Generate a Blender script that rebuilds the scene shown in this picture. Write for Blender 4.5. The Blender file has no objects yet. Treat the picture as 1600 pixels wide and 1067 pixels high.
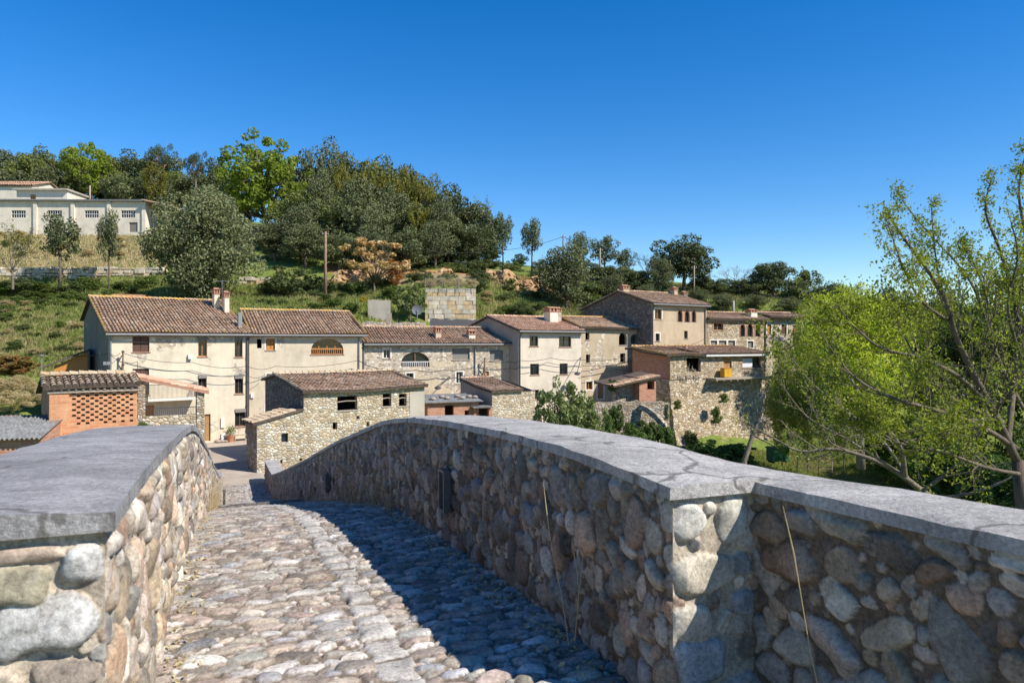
import bpy, math, random
import numpy as np
from mathutils import Vector, Matrix
from mathutils.geometry import tessellate_polygon
random.seed(7)
RNG = np.random.default_rng(7)
sc = bpy.context.scene
COL = sc.collection
F = 1120.0; CU = 800.0; CV = 533.5          # focal length and centre of the photograph, in its own pixels
R = math.radians

def P(u, v, d):
    return Vector(((u-CU)/F*d, d, -(v-CV)/F*d))

# ------------------------------------------------------------------ object helpers
def tag(o, label=None, cat=None, group=None, kind=None):
    if label: o['label'] = label
    if cat: o['category'] = cat
    if group: o['group'] = group
    if kind: o['kind'] = kind
    return o

def thing(name, label, cat, loc=(0, 0, 0), rz=0.0, group=None):
    o = bpy.data.objects.new(name, None); COL.objects.link(o)
    o.empty_display_size = .3
    o.location = loc; o.rotation_euler = (0, 0, rz)
    return tag(o, label, cat, group)

def np_mesh(name, V, Fc, mats=(), parent=None, smooth=False, mi=None, col=None):
    V = np.asarray(V, dtype=np.float32); Fc = np.asarray(Fc, dtype=np.int32)
    me = bpy.data.meshes.new(name)
    n, k = Fc.shape
    me.vertices.add(len(V)); me.vertices.foreach_set('co', V.ravel())
    me.loops.add(n*k); me.loops.foreach_set('vertex_index', Fc.ravel())
    me.polygons.add(n)
    me.polygons.foreach_set('loop_start', np.arange(0, n*k, k, dtype=np.int32))
    me.polygons.foreach_set('loop_total', np.full(n, k, dtype=np.int32))
    if mi is not None: me.polygons.foreach_set('material_index', np.asarray(mi, dtype=np.int32))
    me.update(calc_edges=True)
    me.polygons.foreach_set('use_smooth', np.full(n, bool(smooth)))
    if col is not None:
        a = me.color_attributes.new('Col', 'FLOAT_COLOR', 'POINT')
        c4 = np.ones((len(V), 4), dtype=np.float32); c4[:, :3] = col
        a.data.foreach_set('color', c4.ravel())
    for m in (mats if isinstance(mats, (list, tuple)) else [mats]): me.materials.append(m)
    o = bpy.data.objects.new(name, me); COL.objects.link(o)
    if parent: o.parent = parent
    return o

class MB:
    def __init__(s): s.v = []; s.f = []; s.m = []
    def add(s, vs, fs, m=0):
        o = len(s.v); s.v += [tuple(p) for p in vs]
        s.f += [tuple(i+o for i in f) for f in fs]; s.m += [m]*len(fs); return s
    def box(s, lo, hi, m=0):
        x0, y0, z0 = lo; x1, y1, z1 = hi
        return s.add([(x0,y0,z0),(x1,y0,z0),(x1,y1,z0),(x0,y1,z0),(x0,y0,z1),(x1,y0,z1),(x1,y1,z1),(x0,y1,z1)],
              [(0,3,2,1),(4,5,6,7),(0,1,5,4),(1,2,6,5),(2,3,7,6),(3,0,4,7)], m)
    def beam(s, p, q, w, h, m=0):
        p = Vector(p); q = Vector(q); d = (q-p).normalized()
        up = Vector((0,0,1)) if abs(d.z) < .95 else Vector((1,0,0))
        a = d.cross(up).normalized()*w/2; b = a.cross(d).normalized()*h/2
        vs = [p-a-b, p+a-b, p+a+b, p-a+b, q-a-b, q+a-b, q+a+b, q-a+b]
        return s.add(vs, [(0,1,2,3),(7,6,5,4),(0,4,5,1),(1,5,6,2),(2,6,7,3),(3,7,4,0)], m)
    def tube(s, pts, rads, n=8, m=0, cap=True, closed=False):
        pts = [Vector(p) for p in pts]; k = len(pts)
        if not isinstance(rads, (list, tuple)): rads = [rads]*k
        vs = []; ref = None
        for i, p in enumerate(pts):
            if closed: d = pts[(i+1) % k]-pts[i-1]
            else: d = pts[min(i+1, k-1)]-pts[max(i-1, 0)]
            d = d.normalized() if d.length > 1e-9 else Vector((0,0,1))
            if ref is None: ref = Vector((1,0,0)) if abs(d.x) < .8 else Vector((0,1,0))
            a = (ref-d*ref.dot(d)); a = a.normalized() if a.length > 1e-6 else d.orthogonal().normalized()
            ref = a; b = d.cross(a)
            for j in range(n):
                t = 2*math.pi*j/n; vs.append(p+(a*math.cos(t)+b*math.sin(t))*rads[i])
        fs = []
        for i in range(k if closed else k-1):
            i2 = (i+1) % k
            for j in range(n):
                j2 = (j+1) % n; fs.append((i*n+j, i*n+j2, i2*n+j2, i2*n+j))
        if cap and not closed:
            fs.append(tuple(range(n-1, -1, -1))); fs.append(tuple((k-1)*n+j for j in range(n)))
        return s.add(vs, fs, m)
    def lathe(s, c, prof, n=14, m=0):
        c = Vector(c); vs = []
        for r, z in prof:
            for j in range(n):
                t = 2*math.pi*j/n; vs.append(c+Vector((r*math.cos(t), r*math.sin(t), z)))
        fs = [(i*n+j, i*n+(j+1) % n, (i+1)*n+(j+1) % n, (i+1)*n+j) for i in range(len(prof)-1) for j in range(n)]
        fs.append(tuple(range(n-1,-1,-1))); fs.append(tuple((len(prof)-1)*n+j for j in range(n)))
        return s.add(vs, fs, m)
    def poly(s, loops, to3, m=0, flip=False):
        """flat polygon with holes; loops are 2-D point lists, to3 maps (a,b) to a point"""
        flat = [Vector((p[0], p[1], 0)) for lp in loops for p in lp]
        tr = tessellate_polygon([[Vector((p[0], p[1], 0)) for p in lp] for lp in loops])
        fs = []
        for t in tr:
            a, b, c = (flat[i] for i in t)
            ccw = (b-a).cross(c-a).z > 0
            fs.append(tuple(t) if ccw != flip else tuple(reversed(t)))
        return s.add([to3(p.x, p.y) for p in flat], fs, m)
    def prism(s, poly, to3, y0, y1, m=0):
        """solid between depths y0 and y1; to3(a,b,y)"""
        s.poly([poly], lambda a, b: to3(a, b, y0), m); s.poly([poly], lambda a, b: to3(a, b, y1), m, True)
        n = len(poly)
        vs = [to3(a, b, y0) for a, b in poly]+[to3(a, b, y1) for a, b in poly]
        return s.add(vs, [(i, n+i, n+(i+1) % n, (i+1) % n) for i in range(n)], m)
    def build(s, name, mats, parent=None, smooth=False):
        me = bpy.data.meshes.new(name); me.from_pydata(s.v, [], s.f)
        for m in (mats if isinstance(mats, (list, tuple)) else [mats]): me.materials.append(m)
        me.polygons.foreach_set('material_index', s.m)
        me.polygons.foreach_set('use_smooth', [bool(smooth)]*len(s.f)); me.update()
        o = bpy.data.objects.new(name, me); COL.objects.link(o)
        if parent: o.parent = parent
        return o

def copy_tree(o, parent=None):
    c = o.copy(); COL.objects.link(c)
    if parent: c.parent = parent
    for ch in [x for x in KIDS.get(o.name, [])]:
        copy_tree(ch, c)
    return c
KIDS = {}
def remember(o):
    KIDS[o.name] = list(o.children)
    for c in o.children: remember(c)

# ------------------------------------------------------------------ node helpers
class NT:
    def __init__(s, name, rough=.85, spec=.3):
        s.mat = bpy.data.materials.new(name); s.mat.use_nodes = True
        s.t = s.mat.node_tree; s.t.nodes.clear()
        s.out = s.t.nodes.new('ShaderNodeOutputMaterial')
        s.b = s.t.nodes.new('ShaderNodeBsdfPrincipled')
        s.b.inputs['Roughness'].default_value = rough
        s.b.inputs['Specular IOR Level'].default_value = spec
        s.t.links.new(s.b.outputs[0], s.out.inputs[0])
    def n(s, typ, props=None, **inp):
        nd = s.t.nodes.new('ShaderNode'+typ)
        for k, v in (props or {}).items(): setattr(nd, k, v)
        for k, v in inp.items():
            s.set(nd, k, v)
        return nd
    def set(s, nd, k, v):
        key = int(k[1:]) if (k[0] == '_' and k[1:].isdigit()) else k.replace('_', ' ')
        sock = nd.inputs[key]
        if hasattr(v, 'is_output') or isinstance(v, bpy.types.NodeSocket): s.t.links.new(v, sock)
        else: sock.default_value = v
    def link(s, a, b): s.t.links.new(a, b)
    def coord(s, scale=(1,1,1), kind='Object'):
        c = s.n('TexCoord'); m = s.n('Mapping', None, Vector=c.outputs[kind], Scale=scale); return m.outputs[0]
    def noise(s, vec, scale, detail=4, rough=.6, out=0, dist=0):
        nd = s.n('TexNoise', None, Vector=vec, Scale=scale, Detail=detail, Roughness=rough, Distortion=dist); return nd.outputs[out]
    def ramp(s, fac, stops, interp='LINEAR'):
        nd = s.n('ValToRGB', None, Fac=fac); cr = nd.color_ramp; cr.interpolation = interp
        while len(cr.elements) < len(stops): cr.elements.new(.5)
        for e, (p, c) in zip(cr.elements, stops):
            e.position = p; e.color = (c, c, c, 1) if isinstance(c, (int, float)) else (*c, 1)
        return nd.outputs[0]
    def mix(s, fac, a, b, mode='MIX'):
        nd = s.n('Mix', {'data_type': 'RGBA', 'blend_type': mode})
        for i, v in ((0, fac), (6, a), (7, b)):
            if isinstance(v, bpy.types.NodeSocket): s.t.links.new(v, nd.inputs[i])
            elif isinstance(v, (tuple, list)): nd.inputs[i].default_value = (*v, 1) if len(v) == 3 else v
            else: nd.inputs[i].default_value = v
        return nd.outputs[2]
    def math(s, op, a, b=0.0):
        nd = s.n('Math', {'operation': op}, _0=a, _1=b); return nd.outputs[0]
    def bump(s, h, strength=.5, dist=.02, normal=None):
        nd = s.n('Bump', None, Height=h, Strength=strength, Distance=dist)
        if normal is not None: s.link(normal, nd.inputs['Normal'])
        return nd.outputs[0]
    def done(s, color=None, normal=None, rough=None):
        if color is not None:
            if isinstance(color, (tuple, list)): s.b.inputs['Base Color'].default_value = (*color, 1)
            else: s.link(color, s.b.inputs['Base Color'])
        if normal is not None: s.link(normal, s.b.inputs['Normal'])
        if rough is not None: s.link(rough, s.b.inputs['Roughness'])
        return s.mat

def m_plain(name, col, rough=.7, var=.25, scale=6, metal=0, spec=.3):
    n = NT(name, rough, spec); c = n.coord()
    f = n.noise(c, scale, 5)
    a = tuple(x*(1-var) for x in col); b = tuple(min(1, x*(1+var)) for x in col)
    n.b.inputs['Metallic'].default_value = metal
    return n.done(n.ramp(f, [(.3, a), (.7, b)]), n.bump(f, .15, .01))

def rubble_nodes(n, vec, scale, pal, mortar, gap=.07):
    v1 = n.n('TexVoronoi', {'feature': 'F1'}, Vector=vec, Scale=scale, Randomness=.95)
    ve = n.n('TexVoronoi', {'feature': 'DISTANCE_TO_EDGE'}, Vector=vec, Scale=scale, Randomness=.95)
    sep = n.n('SeparateColor', None, Color=v1.outputs['Color'])
    k = len(pal)
    base = n.ramp(sep.outputs[0], [(i/k, p) for i, p in enumerate(pal)], 'CONSTANT')
    val = n.math('MULTIPLY_ADD', sep.outputs[1], .55); n.t.nodes[-1].inputs[2].default_value = .72
    base = n.mix(1.0, base, n.n('CombineColor', None, Red=val, Green=val, Blue=val).outputs[0], 'MULTIPLY')
    edge = n.ramp(ve.outputs['Distance'], [(gap*.4, 0), (gap*1.3, 1)])
    colr = n.mix(edge, mortar, base)
    h = n.ramp(ve.outputs['Distance'], [(0, 0), (gap*1.2, .55), (gap*5, 1)])
    return colr, h

def m_rubble(name, scale=4.5, pal=None, mortar=(.34,.27,.19), flat=1.5, gap=.07, warp=.12, stain=.3):
    pal = pal or [(.46,.39,.29),(.36,.28,.19),(.55,.49,.40),(.40,.30,.22),(.30,.26,.21),(.58,.55,.49),(.44,.33,.21)]
    n = NT(name, .9, .2); vec = n.coord((1,1,flat))
    w = n.n('TexNoise', None, Vector=vec, Scale=2.3, Detail=3)
    vw = n.mix(warp, vec, w.outputs['Color'], 'ADD')
    colr, h = rubble_nodes(n, vw, scale, pal, mortar, gap)
    fine = n.noise(vec, 30, 5)
    big = n.noise(n.coord(), .55, 4)
    colr = n.mix(stain, colr, n.ramp(big, [(.3, (.35,.31,.27)), (.55, (1,.97,.92)), (.75, (1.0,.9,.75))]), 'MULTIPLY')
    colr = n.mix(.25, colr, n.ramp(fine, [(.3, .55), (.7, 1)]), 'MULTIPLY')
    hh = n.mix(.18, h, fine)
    return n.done(colr, n.bump(hh, .9, .07))

def m_plaster(name, col, dirt=(.25,.2,.15), patch=.0, patch_scale=.45, streak=.35, pal=None):
    n = NT(name, .92, .15); vec = n.coord()
    big = n.noise(vec, .5, 6, .65); med = n.noise(vec, 2.4, 6, .7); fine = n.noise(vec, 18, 4)
    col = (col[0], col[1]*.985, col[2]*.94); pale = tuple(min(.82, x*1.12) for x in col); dark = tuple(x*.78 for x in col)
    c = n.ramp(big, [(.3, dark), (.5, col), (.72, pale)])
    c = n.mix(.45, c, n.ramp(med, [(.33, tuple(x*.82 for x in (1,.97,.93))), (.6, (1,1,1))]), 'MULTIPLY')
    st = n.noise(n.coord((3.2, 3.2, .25)), 1.0, 5, .7)
    c = n.mix(n.ramp(st, [(.5, 0), (.8, streak)]), c, dirt)
    sp = n.noise(vec, 5.0, 3, .8)
    c = n.mix(n.ramp(sp, [(.66, 0), (.74, .7)]), c, tuple(x*.55 for x in col))
    h = n.mix(.5, med, fine)
    if patch > 0:
        vm = n.coord((1,1,1.5))
        rc, rh = rubble_nodes(n, vm, 4.6, pal or [(.5,.43,.33),(.38,.30,.21),(.6,.54,.44),(.33,.28,.22)], (.42,.34,.24), .08)
        pm = n.noise(vec, patch_scale, 7, .62, dist=.3)
        msk = n.ramp(pm, [(.665-patch*.5, 0), (.685-patch*.5, 1)])
        c = n.mix(msk, c, rc); h = n.mix(msk, h, n.mix(.6, (.1,.1,.1), rh, 'MULTIPLY'))
    return n.done(c, n.bump(h, .5, .035))

def m_brick(name, c1, c2, mortar, bw=.28, rh=.07, dirt=.3):
    n = NT(name, .9, .2); co = n.n('TexCoord'); sp = n.n('SeparateXYZ', None, Vector=co.outputs['Object'])
    xy = n.math('ADD', sp.outputs[0], sp.outputs[1])
    v = n.n('CombineXYZ', None, X=xy, Y=sp.outputs[2])
    b = n.n('TexBrick', None, Vector=v.outputs[0], Color1=(*c1,1), Color2=(*c2,1), Mortar=(*mortar,1), Scale=1.0)
    for k, val in (('Mortar Size', .011), ('Brick Width', bw), ('Row Height', rh), ('Bias', 0.0)): b.inputs[k].default_value = val
    big = n.noise(co.outputs['Object'], 1.2, 6, .7); med = n.noise(co.outputs['Object'], 9, 4)
    c = n.mix(dirt, b.outputs[0], n.ramp(big, [(.3, (.4,.36,.34)), (.6, (1,1,1))]), 'MULTIPLY')
    c = n.mix(.4, c, n.ramp(med, [(.3, .6), (.65, 1)]), 'MULTIPLY')
    return n.done(c, n.bump(n.mix(.3, n.ramp(b.outputs[1], [(0, 1), (1, 0)]), med), .7, .02))

def m_tile(name, tones, lichen=(.42,.22,.03), amount=.45, grime=.5):
    n = NT(name, .9, .2); vec = n.coord()
    g = n.n('NewGeometry')
    k = len(tones)
    c = n.ramp(g.outputs['Random Per Island'], [(i/(k-1), (min(.8, t[0]*1.13), t[1]*1.09, t[2]*1.02)) for i, t in enumerate(tones)])
    f = n.noise(vec, 22, 4, .7); b = n.noise(vec, .8, 5, .7)
    c = n.mix(grime, c, n.ramp(b, [(.32, (.42,.4,.38)), (.6, (1,1,1))]), 'MULTIPLY')
    c = n.mix(.6, c, n.ramp(f, [(.35, (.5,.48,.45)), (.62, (1.1,1.05,1))]), 'MULTIPLY')
    li = n.math('MULTIPLY', n.ramp(n.noise(vec, 7, 5, .75), [(.55, 0), (.66, 1)]), n.ramp(n.noise(vec, .45, 3), [(.42, 0), (.68, 1)]))
    c = n.mix(n.math('MULTIPLY', li, amount), c, lichen)
    return n.done(c, n.bump(f, .4, .015))

def m_leaf(name, tones, trans=.3, objvar=.25, rough=.6, dry=None):
    n = NT(name, rough, .25); g = n.n('NewGeometry'); oi = n.n('ObjectInfo')
    k = len(tones)
    c = n.ramp(g.outputs['Random Per Island'], [(i/(k-1), t) for i, t in enumerate(tones)])
    v = n.math('MULTIPLY_ADD', oi.outputs['Random'], objvar*2); n.t.nodes[-1].inputs[2].default_value = 1-objvar
    c = n.mix(1.0, c, n.n('CombineColor', None, Red=v, Green=v, Blue=v).outputs[0], 'MULTIPLY')
    if dry:
        pn = n.noise(n.coord(), .22, 6, .7); c = n.mix(n.ramp(pn, [(.47, 0), (.60, .85)]), c, dry)
        c = n.mix(n.ramp(n.noise(n.coord(), .35, 4), [(.52, 0), (.66, .6)]), c, (.06,.085,.02))
    n.link(c, n.b.inputs['Base Color'])
    tr = n.n('BsdfTranslucent', None, Color=n.mix(1.0, c, (1.3,1.4,.7), 'MULTIPLY'))
    ms = n.n('MixShader', None, Fac=trans); n.link(n.b.outputs[0], ms.inputs[1]); n.link(tr.outputs[0], ms.inputs[2])
    n.link(ms.outputs[0], n.out.inputs[0]); return n.mat

def m_bark(name, col):
    n = NT(name, .95, .1); vec = n.coord((1,1,.25)); f = n.noise(vec, 9, 6, .7)
    return n.done(n.ramp(f, [(.3, tuple(x*.5 for x in col)), (.7, tuple(x*1.3 for x in col))]), n.bump(f, .8, .03))

def m_stonecol(name, fine=55, bumpd=.006):
    n = NT(name, .88, .25); vec = n.coord()
    at = n.n('Attribute', {'attribute_name': 'Col'})
    f = n.noise(vec, fine, 7, .75); m = n.noise(vec, 9, 6, .7); b = n.noise(vec, .9, 5, .65)
    c = n.mix(.7, at.outputs['Color'], n.ramp(f, [(.36, .42), (.5, .97), (.64, 1.38)]), 'MULTIPLY')
    lc = n.ramp(n.noise(vec, 5.5, 6, .8), [(.57, 0), (.63, .55)])
    c = n.mix(lc, c, n.mix(.5, c, (.52,.50,.43)))
    c = n.mix(n.ramp(n.noise(vec, 3.2, 6, .75), [(.56, 0), (.66, .6)]), c, n.mix(1.0, c, (.42,.38,.33), 'MULTIPLY'))
    c = n.mix(.5, c, n.ramp(m, [(.34, .5), (.5, 1.0), (.66, 1.2)]), 'MULTIPLY')
    c = n.mix(.35, c, n.ramp(b, [(.3, (.55,.5,.45)), (.6, (1,1,1))]), 'MULTIPLY')
    c = n.mix(n.ramp(n.noise(vec, 24, 4, .8), [(.66, 0), (.72, .55)]), c, (.5,.49,.44))
    return n.done(c, n.bump(n.mix(.5, f, m), .75, bumpd*2))

def m_coping(name, tone=(.37,.36,.345)):
    n = NT(name, .8, .3); vec = n.coord()
    b = n.noise(n.coord((1,1,1)), 1.3, 7, .7, dist=.4); f = n.noise(vec, 60, 6, .75); m = n.noise(vec, 9, 6, .75)
    s = n.noise(n.coord((.7, 4.5, 1)), 1.4, 6, .7)
    c = n.ramp(b, [(.28, tuple(x*.62 for x in tone)), (.5, tone), (.72, tuple(min(1, x*1.35) for x in tone))])
    c = n.mix(n.ramp(s, [(.5, 0), (.75, .55)]), c, tuple(x*1.75 for x in tone))
    c = n.mix(.5, c, n.ramp(m, [(.36, .6), (.5, .97), (.64, 1.2)]), 'MULTIPLY')
    c = n.mix(.6, c, n.ramp(f, [(.38, .5), (.6, 1.25)]), 'MULTIPLY')
    c = n.mix(.35, c, n.ramp(n.noise(vec, 26, 5, .8), [(.4, .6), (.58, 1.2)]), 'MULTIPLY')
    cw = n.mix(.25, n.coord((.8, 1.15, .3)), n.n('TexNoise', None, Vector=vec, Scale=3.5, Detail=4).outputs['Color'], 'ADD')
    ck = n.n('TexVoronoi', {'feature': 'DISTANCE_TO_EDGE'}, Vector=cw, Scale=.95, Randomness=.8)
    crack = n.ramp(ck.outputs['Distance'], [(.004, 1), (.011, 0)])
    c = n.mix(n.math('MULTIPLY', crack, .75), c, (.10,.09,.075))
    c = n.mix(n.ramp(n.noise(vec, 16, 3, .8), [(.69, 0), (.76, .8)]), c, (.16,.15,.14))
    c = n.mix(n.ramp(n.noise(n.coord((1.1,1,1)), 21, 3, .8), [(.7, 0), (.76, .6)]), c, (.52,.5,.43))
    return n.done(c, n.bump(n.mix(.5, f, m), .8, .02))
# ------------------------------------------------------------------ camera, sky, sun
cam = bpy.data.cameras.new('camera'); camo = bpy.data.objects.new('camera', cam); COL.objects.link(camo)
camo.location = (0, 0, 0); camo.rotation_euler = (R(90), 0, 0)
cam.sensor_width = 36; cam.lens = F/1600*36; cam.clip_start = .05; cam.clip_end = 6000
cam.dof.use_dof = True; cam.dof.focus_distance = 22; cam.dof.aperture_fstop = 6.3
sc.camera = camo
SUN = Vector((-.95, .50, -1.02)).normalized()          # direction the light travels
elev = math.asin(-SUN.z); az = math.atan2(-SUN.x, -SUN.y)   # azimuth of the sun, clockwise from +Y
w = bpy.data.worlds.new('World'); sc.world = w; w.use_nodes = True
wn = w.node_tree; wn.nodes.clear()
sky = wn.nodes.new('ShaderNodeTexSky'); sky.sky_type = 'NISHITA'; sky.sun_disc = False
sky.sun_elevation = elev; sky.sun_rotation = az
sky.air_density = 1.0; sky.dust_density = 0.0; sky.ozone_density = 3.2; sky.altitude = 300
bg = wn.nodes.new('ShaderNodeBackground'); bg.inputs[1].default_value = .105
wo = wn.nodes.new('ShaderNodeOutputWorld')
hs = wn.nodes.new('ShaderNodeHueSaturation'); hs.inputs['Hue'].default_value = .507; hs.inputs['Saturation'].default_value = 1.41; hs.inputs['Value'].default_value = 1.16
wn.links.new(sky.outputs[0], hs.inputs['Color']); wn.links.new(hs.outputs[0], bg.inputs[0]); wn.links.new(bg.outputs[0], wo.inputs[0])
sl = bpy.data.lights.new('sun', 'SUN'); so = bpy.data.objects.new('sun', sl); COL.objects.link(so)
sl.energy = 5.0; sl.angle = R(.53); sl.color = (1.0, .95, .87)
so.rotation_euler = SUN.to_track_quat('-Z', 'Y').to_euler(); so.location = (30, -10, 40)
sc.view_settings.view_transform = 'Standard'; sc.view_settings.look = 'None'
sc.view_settings.exposure = .5; sc.view_settings.gamma = 1
sc.cycles.max_bounces = 6; sc.cycles.transparent_max_bounces = 4

# ------------------------------------------------------------------ materials
M = {}
M['stone'] = m_stonecol('cobble_stone', 48)
M['cobble'] = m_stonecol('paving_cobble', 45, .008)
M['coping'] = m_coping('coping_slab', (.41,.38,.34))
M['rubble'] = m_rubble('rubble_masonry', 4.3)
M['rubble_pale'] = m_rubble('pale_rubble_masonry', 4.0, [(.56,.48,.36),(.47,.37,.25),(.62,.55,.44),(.50,.40,.28),(.43,.35,.25),(.58,.52,.43),(.50,.39,.24)], (.44,.355,.25), gap=.05)
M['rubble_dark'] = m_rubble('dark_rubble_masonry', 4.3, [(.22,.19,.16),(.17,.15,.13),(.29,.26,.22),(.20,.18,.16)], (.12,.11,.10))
M['rubble_tan'] = m_rubble('tan_rubble_masonry', 3.6, [(.52,.42,.28),(.40,.30,.19),(.58,.50,.38),(.46,.35,.21),(.34,.26,.17),(.55,.47,.36)], (.34,.26,.17))
M['block'] = m_rubble('dry_stone_block', 1.0, [(.50,.45,.37),(.44,.36,.25),(.56,.52,.44),(.52,.40,.22),(.42,.39,.33),(.60,.54,.44)], (.20,.17,.13), 1.5, .05, .05)
M['plaster_cream'] = m_plaster('cream_plaster', (.63,.55,.425), patch=.20, patch_scale=.35)
M['plaster_grey'] = m_plaster('grey_cream_plaster', (.58,.50,.38), patch=.16, patch_scale=.3, streak=.3)
M['plaster_tan'] = m_plaster('tan_plaster', (.53,.435,.31), patch=.40, patch_scale=.42)
M['plaster_white'] = m_plaster('pale_pink_plaster', (.585,.515,.42), patch=0, streak=.1)
M['plaster_beige'] = m_plaster('beige_plaster', (.47,.38,.265), patch=.28, patch_scale=.5)
M['plaster_ochre'] = m_plaster('ochre_plaster', (.47,.375,.265), patch=.08, streak=.4)
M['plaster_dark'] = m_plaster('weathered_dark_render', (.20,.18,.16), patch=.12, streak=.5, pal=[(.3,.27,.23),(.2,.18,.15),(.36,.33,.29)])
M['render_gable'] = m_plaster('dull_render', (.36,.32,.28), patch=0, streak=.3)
M['white_wall'] = m_plaster('whitewashed_wall', (.70,.63,.53), patch=0, streak=.22)
M['concrete'] = m_plaster('old_concrete', (.42,.38,.32), patch=0, streak=.5)
M['brick'] = m_brick('orange_brick', (.56,.22,.10), (.68,.34,.17), (.60,.42,.28), .42, .135)
M['brick_red'] = m_brick('red_brick', (.42,.17,.09), (.56,.28,.18), (.50,.38,.28), .34, .11)
M['tile'] = m_tile('clay_tile', [(.36,.24,.16),(.60,.42,.29),(.46,.32,.22),(.66,.50,.37),(.44,.34,.26),(.58,.37,.24),(.29,.21,.16),(.68,.57,.45),(.53,.33,.21)], amount=.75)
M['tile_red'] = m_tile('red_clay_tile', [(.46,.26,.17),(.58,.38,.28),(.42,.25,.17),(.62,.46,.36),(.50,.29,.19)], amount=.2, grime=.3)
M['tile_brown'] = m_tile('brown_clay_tile', [(.32,.22,.16),(.50,.34,.24),(.40,.28,.20),(.58,.44,.33),(.28,.21,.16),(.54,.35,.23)], amount=.35)
M['tile_grey'] = m_tile('lichen_grey_tile', [(.42,.34,.25),(.50,.42,.31),(.34,.27,.20),(.56,.47,.36),(.44,.33,.22)], lichen=(.50,.27,.03), amount=.9)
M['tile_lichen'] = m_tile('lichened_tile', [(.52,.31,.08),(.46,.35,.22),(.56,.36,.09),(.42,.33,.25),(.50,.28,.10)], lichen=(.55,.30,.03), amount=.8, grime=.3)
M['coping_left'] = m_coping('weathered_coping_slab', (.30,.285,.27))
M['pan'] = m_plain('tile_pan', (.10,.073,.055), .95, .4)
M['fibro'] = m_plain('fibre_cement_sheet', (.17,.17,.165), .9, .4, 4)
M['wood_orange'] = m_plain('varnished_wood', (.46,.20,.05), .5, .3, 14)
M['wood_brown'] = m_plain('dark_brown_wood', (.13,.07,.045), .6, .3, 14)
M['wood_door'] = m_plain('oak_door', (.34,.19,.08), .6, .3, 10)
M['wood_grey'] = m_plain('weathered_wood', (.33,.27,.21), .9, .35, 12)
M['wood_beam'] = m_plain('roof_timber', (.14,.10,.07), .9, .3, 12)
M['glass'] = m_plain('window_glass', (.018,.022,.022), .08, .3, 2, 0, .6)
M['blind'] = m_plain('grey_roller_blind', (.22,.20,.17), .8, .2, 20)
M['frame_white'] = m_plain('white_paint', (.62,.60,.56), .6, .12)
M['frame_dark'] = m_plain('dark_frame', (.06,.05,.045), .5, .2)
M['surround'] = m_plain('pale_render_trim', (.66,.60,.50), .9, .15)
M['sill'] = m_plain('sill_stone', (.34,.27,.21), .9, .2)
M['brick_sill'] = m_plain('clay_sill', (.38,.20,.13), .9, .25, 14)
M['zinc'] = m_plain('zinc', (.22,.22,.22), .6, .2, 10, .2)
M['pipe'] = m_plain('dark_pipe', (.10,.095,.09), .5, .2)
M['black'] = m_plain('black_cable', (.035,.033,.03), .6, .2)
M['iron'] = m_plain('iron', (.06,.055,.05), .55, .3)
M['steel'] = m_plain('brushed_steel', (.13,.125,.12), .5, .2, 30, .3)
M['lamp_glass'] = m_plain('lamp_lens', (.10,.14,.22), .15, .2)
M['terracotta'] = m_plain('terracotta', (.45,.19,.09), .8, .2)
M['yellow'] = m_plain('yellow_plastic', (.55,.30,.03), .5, .2)
M['cloth'] = m_plain('pale_cloth', (.60,.60,.62), .9, .1)
M['red_paint'] = m_plain('red_car_paint', (.42,.04,.02), .35, .15)
M['rubber'] = m_plain('tyre_rubber', (.03,.03,.03), .8, .2)
M['green_paint'] = m_plain('green_paint', (.04,.13,.05), .6, .2)
M['turquoise'] = m_plain('turquoise_paint', (.10,.30,.26), .6, .2)
M['bark'] = m_bark('bark', (.16,.125,.095))
M['bark_pale'] = m_bark('pale_bark', (.20,.165,.125))
M['bark_pine'] = m_bark('pine_bark', (.30,.20,.14))
M['bark_pole'] = m_bark('pole_timber', (.30,.19,.13))
M['leaf_oak'] = m_leaf('oak_leaf', [(.048,.062,.024),(.09,.112,.042),(.14,.165,.066),(.066,.084,.030),(.20,.22,.095)], .2)
M['leaf_grey'] = m_leaf('grey_oak_leaf', [(.095,.105,.046),(.165,.175,.08),(.24,.25,.125),(.12,.132,.055)], .22, .1)
M['leaf_green'] = m_leaf('spring_leaf', [(.13,.175,.02),(.22,.28,.03),(.30,.36,.05),(.16,.21,.02)], .4, .15)
M['leaf_mid'] = m_leaf('mid_leaf', [(.08,.10,.025),(.13,.155,.04),(.19,.205,.055),(.10,.12,.03)], .3)
M['leaf_pine'] = m_leaf('pine_needle', [(.035,.055,.02),(.06,.085,.03),(.09,.12,.045)], .2)
M['leaf_dry'] = m_leaf('dry_leaf', [(.52,.36,.17),(.42,.25,.10),(.60,.45,.24),(.46,.30,.14)], .3, .1)
M['leaf_rust'] = m_leaf('rust_leaf', [(.30,.11,.035),(.38,.16,.05),(.24,.09,.03)], .3, .1)
M['leaf_yellow'] = m_leaf('ochre_leaf', [(.17,.16,.02),(.26,.23,.03),(.13,.13,.02),(.20,.18,.03)], .35, .15)
M['leaf_willow'] = m_leaf('willow_leaf', [(.27,.31,.025),(.40,.44,.045),(.50,.52,.07),(.32,.36,.03)], .4, .1)
M['leaf_bamboo'] = m_leaf('bamboo_leaf', [(.18,.20,.04),(.28,.30,.065),(.36,.38,.10),(.13,.15,.035)], .35, .1)
M['leaf_shrub'] = m_leaf('shrub_leaf', [(.07,.105,.022),(.12,.16,.035),(.18,.22,.05)], .3)
M['leaf_ivy'] = m_leaf('ivy_leaf', [(.05,.09,.02),(.09,.14,.03),(.14,.20,.045)], .25)
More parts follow.
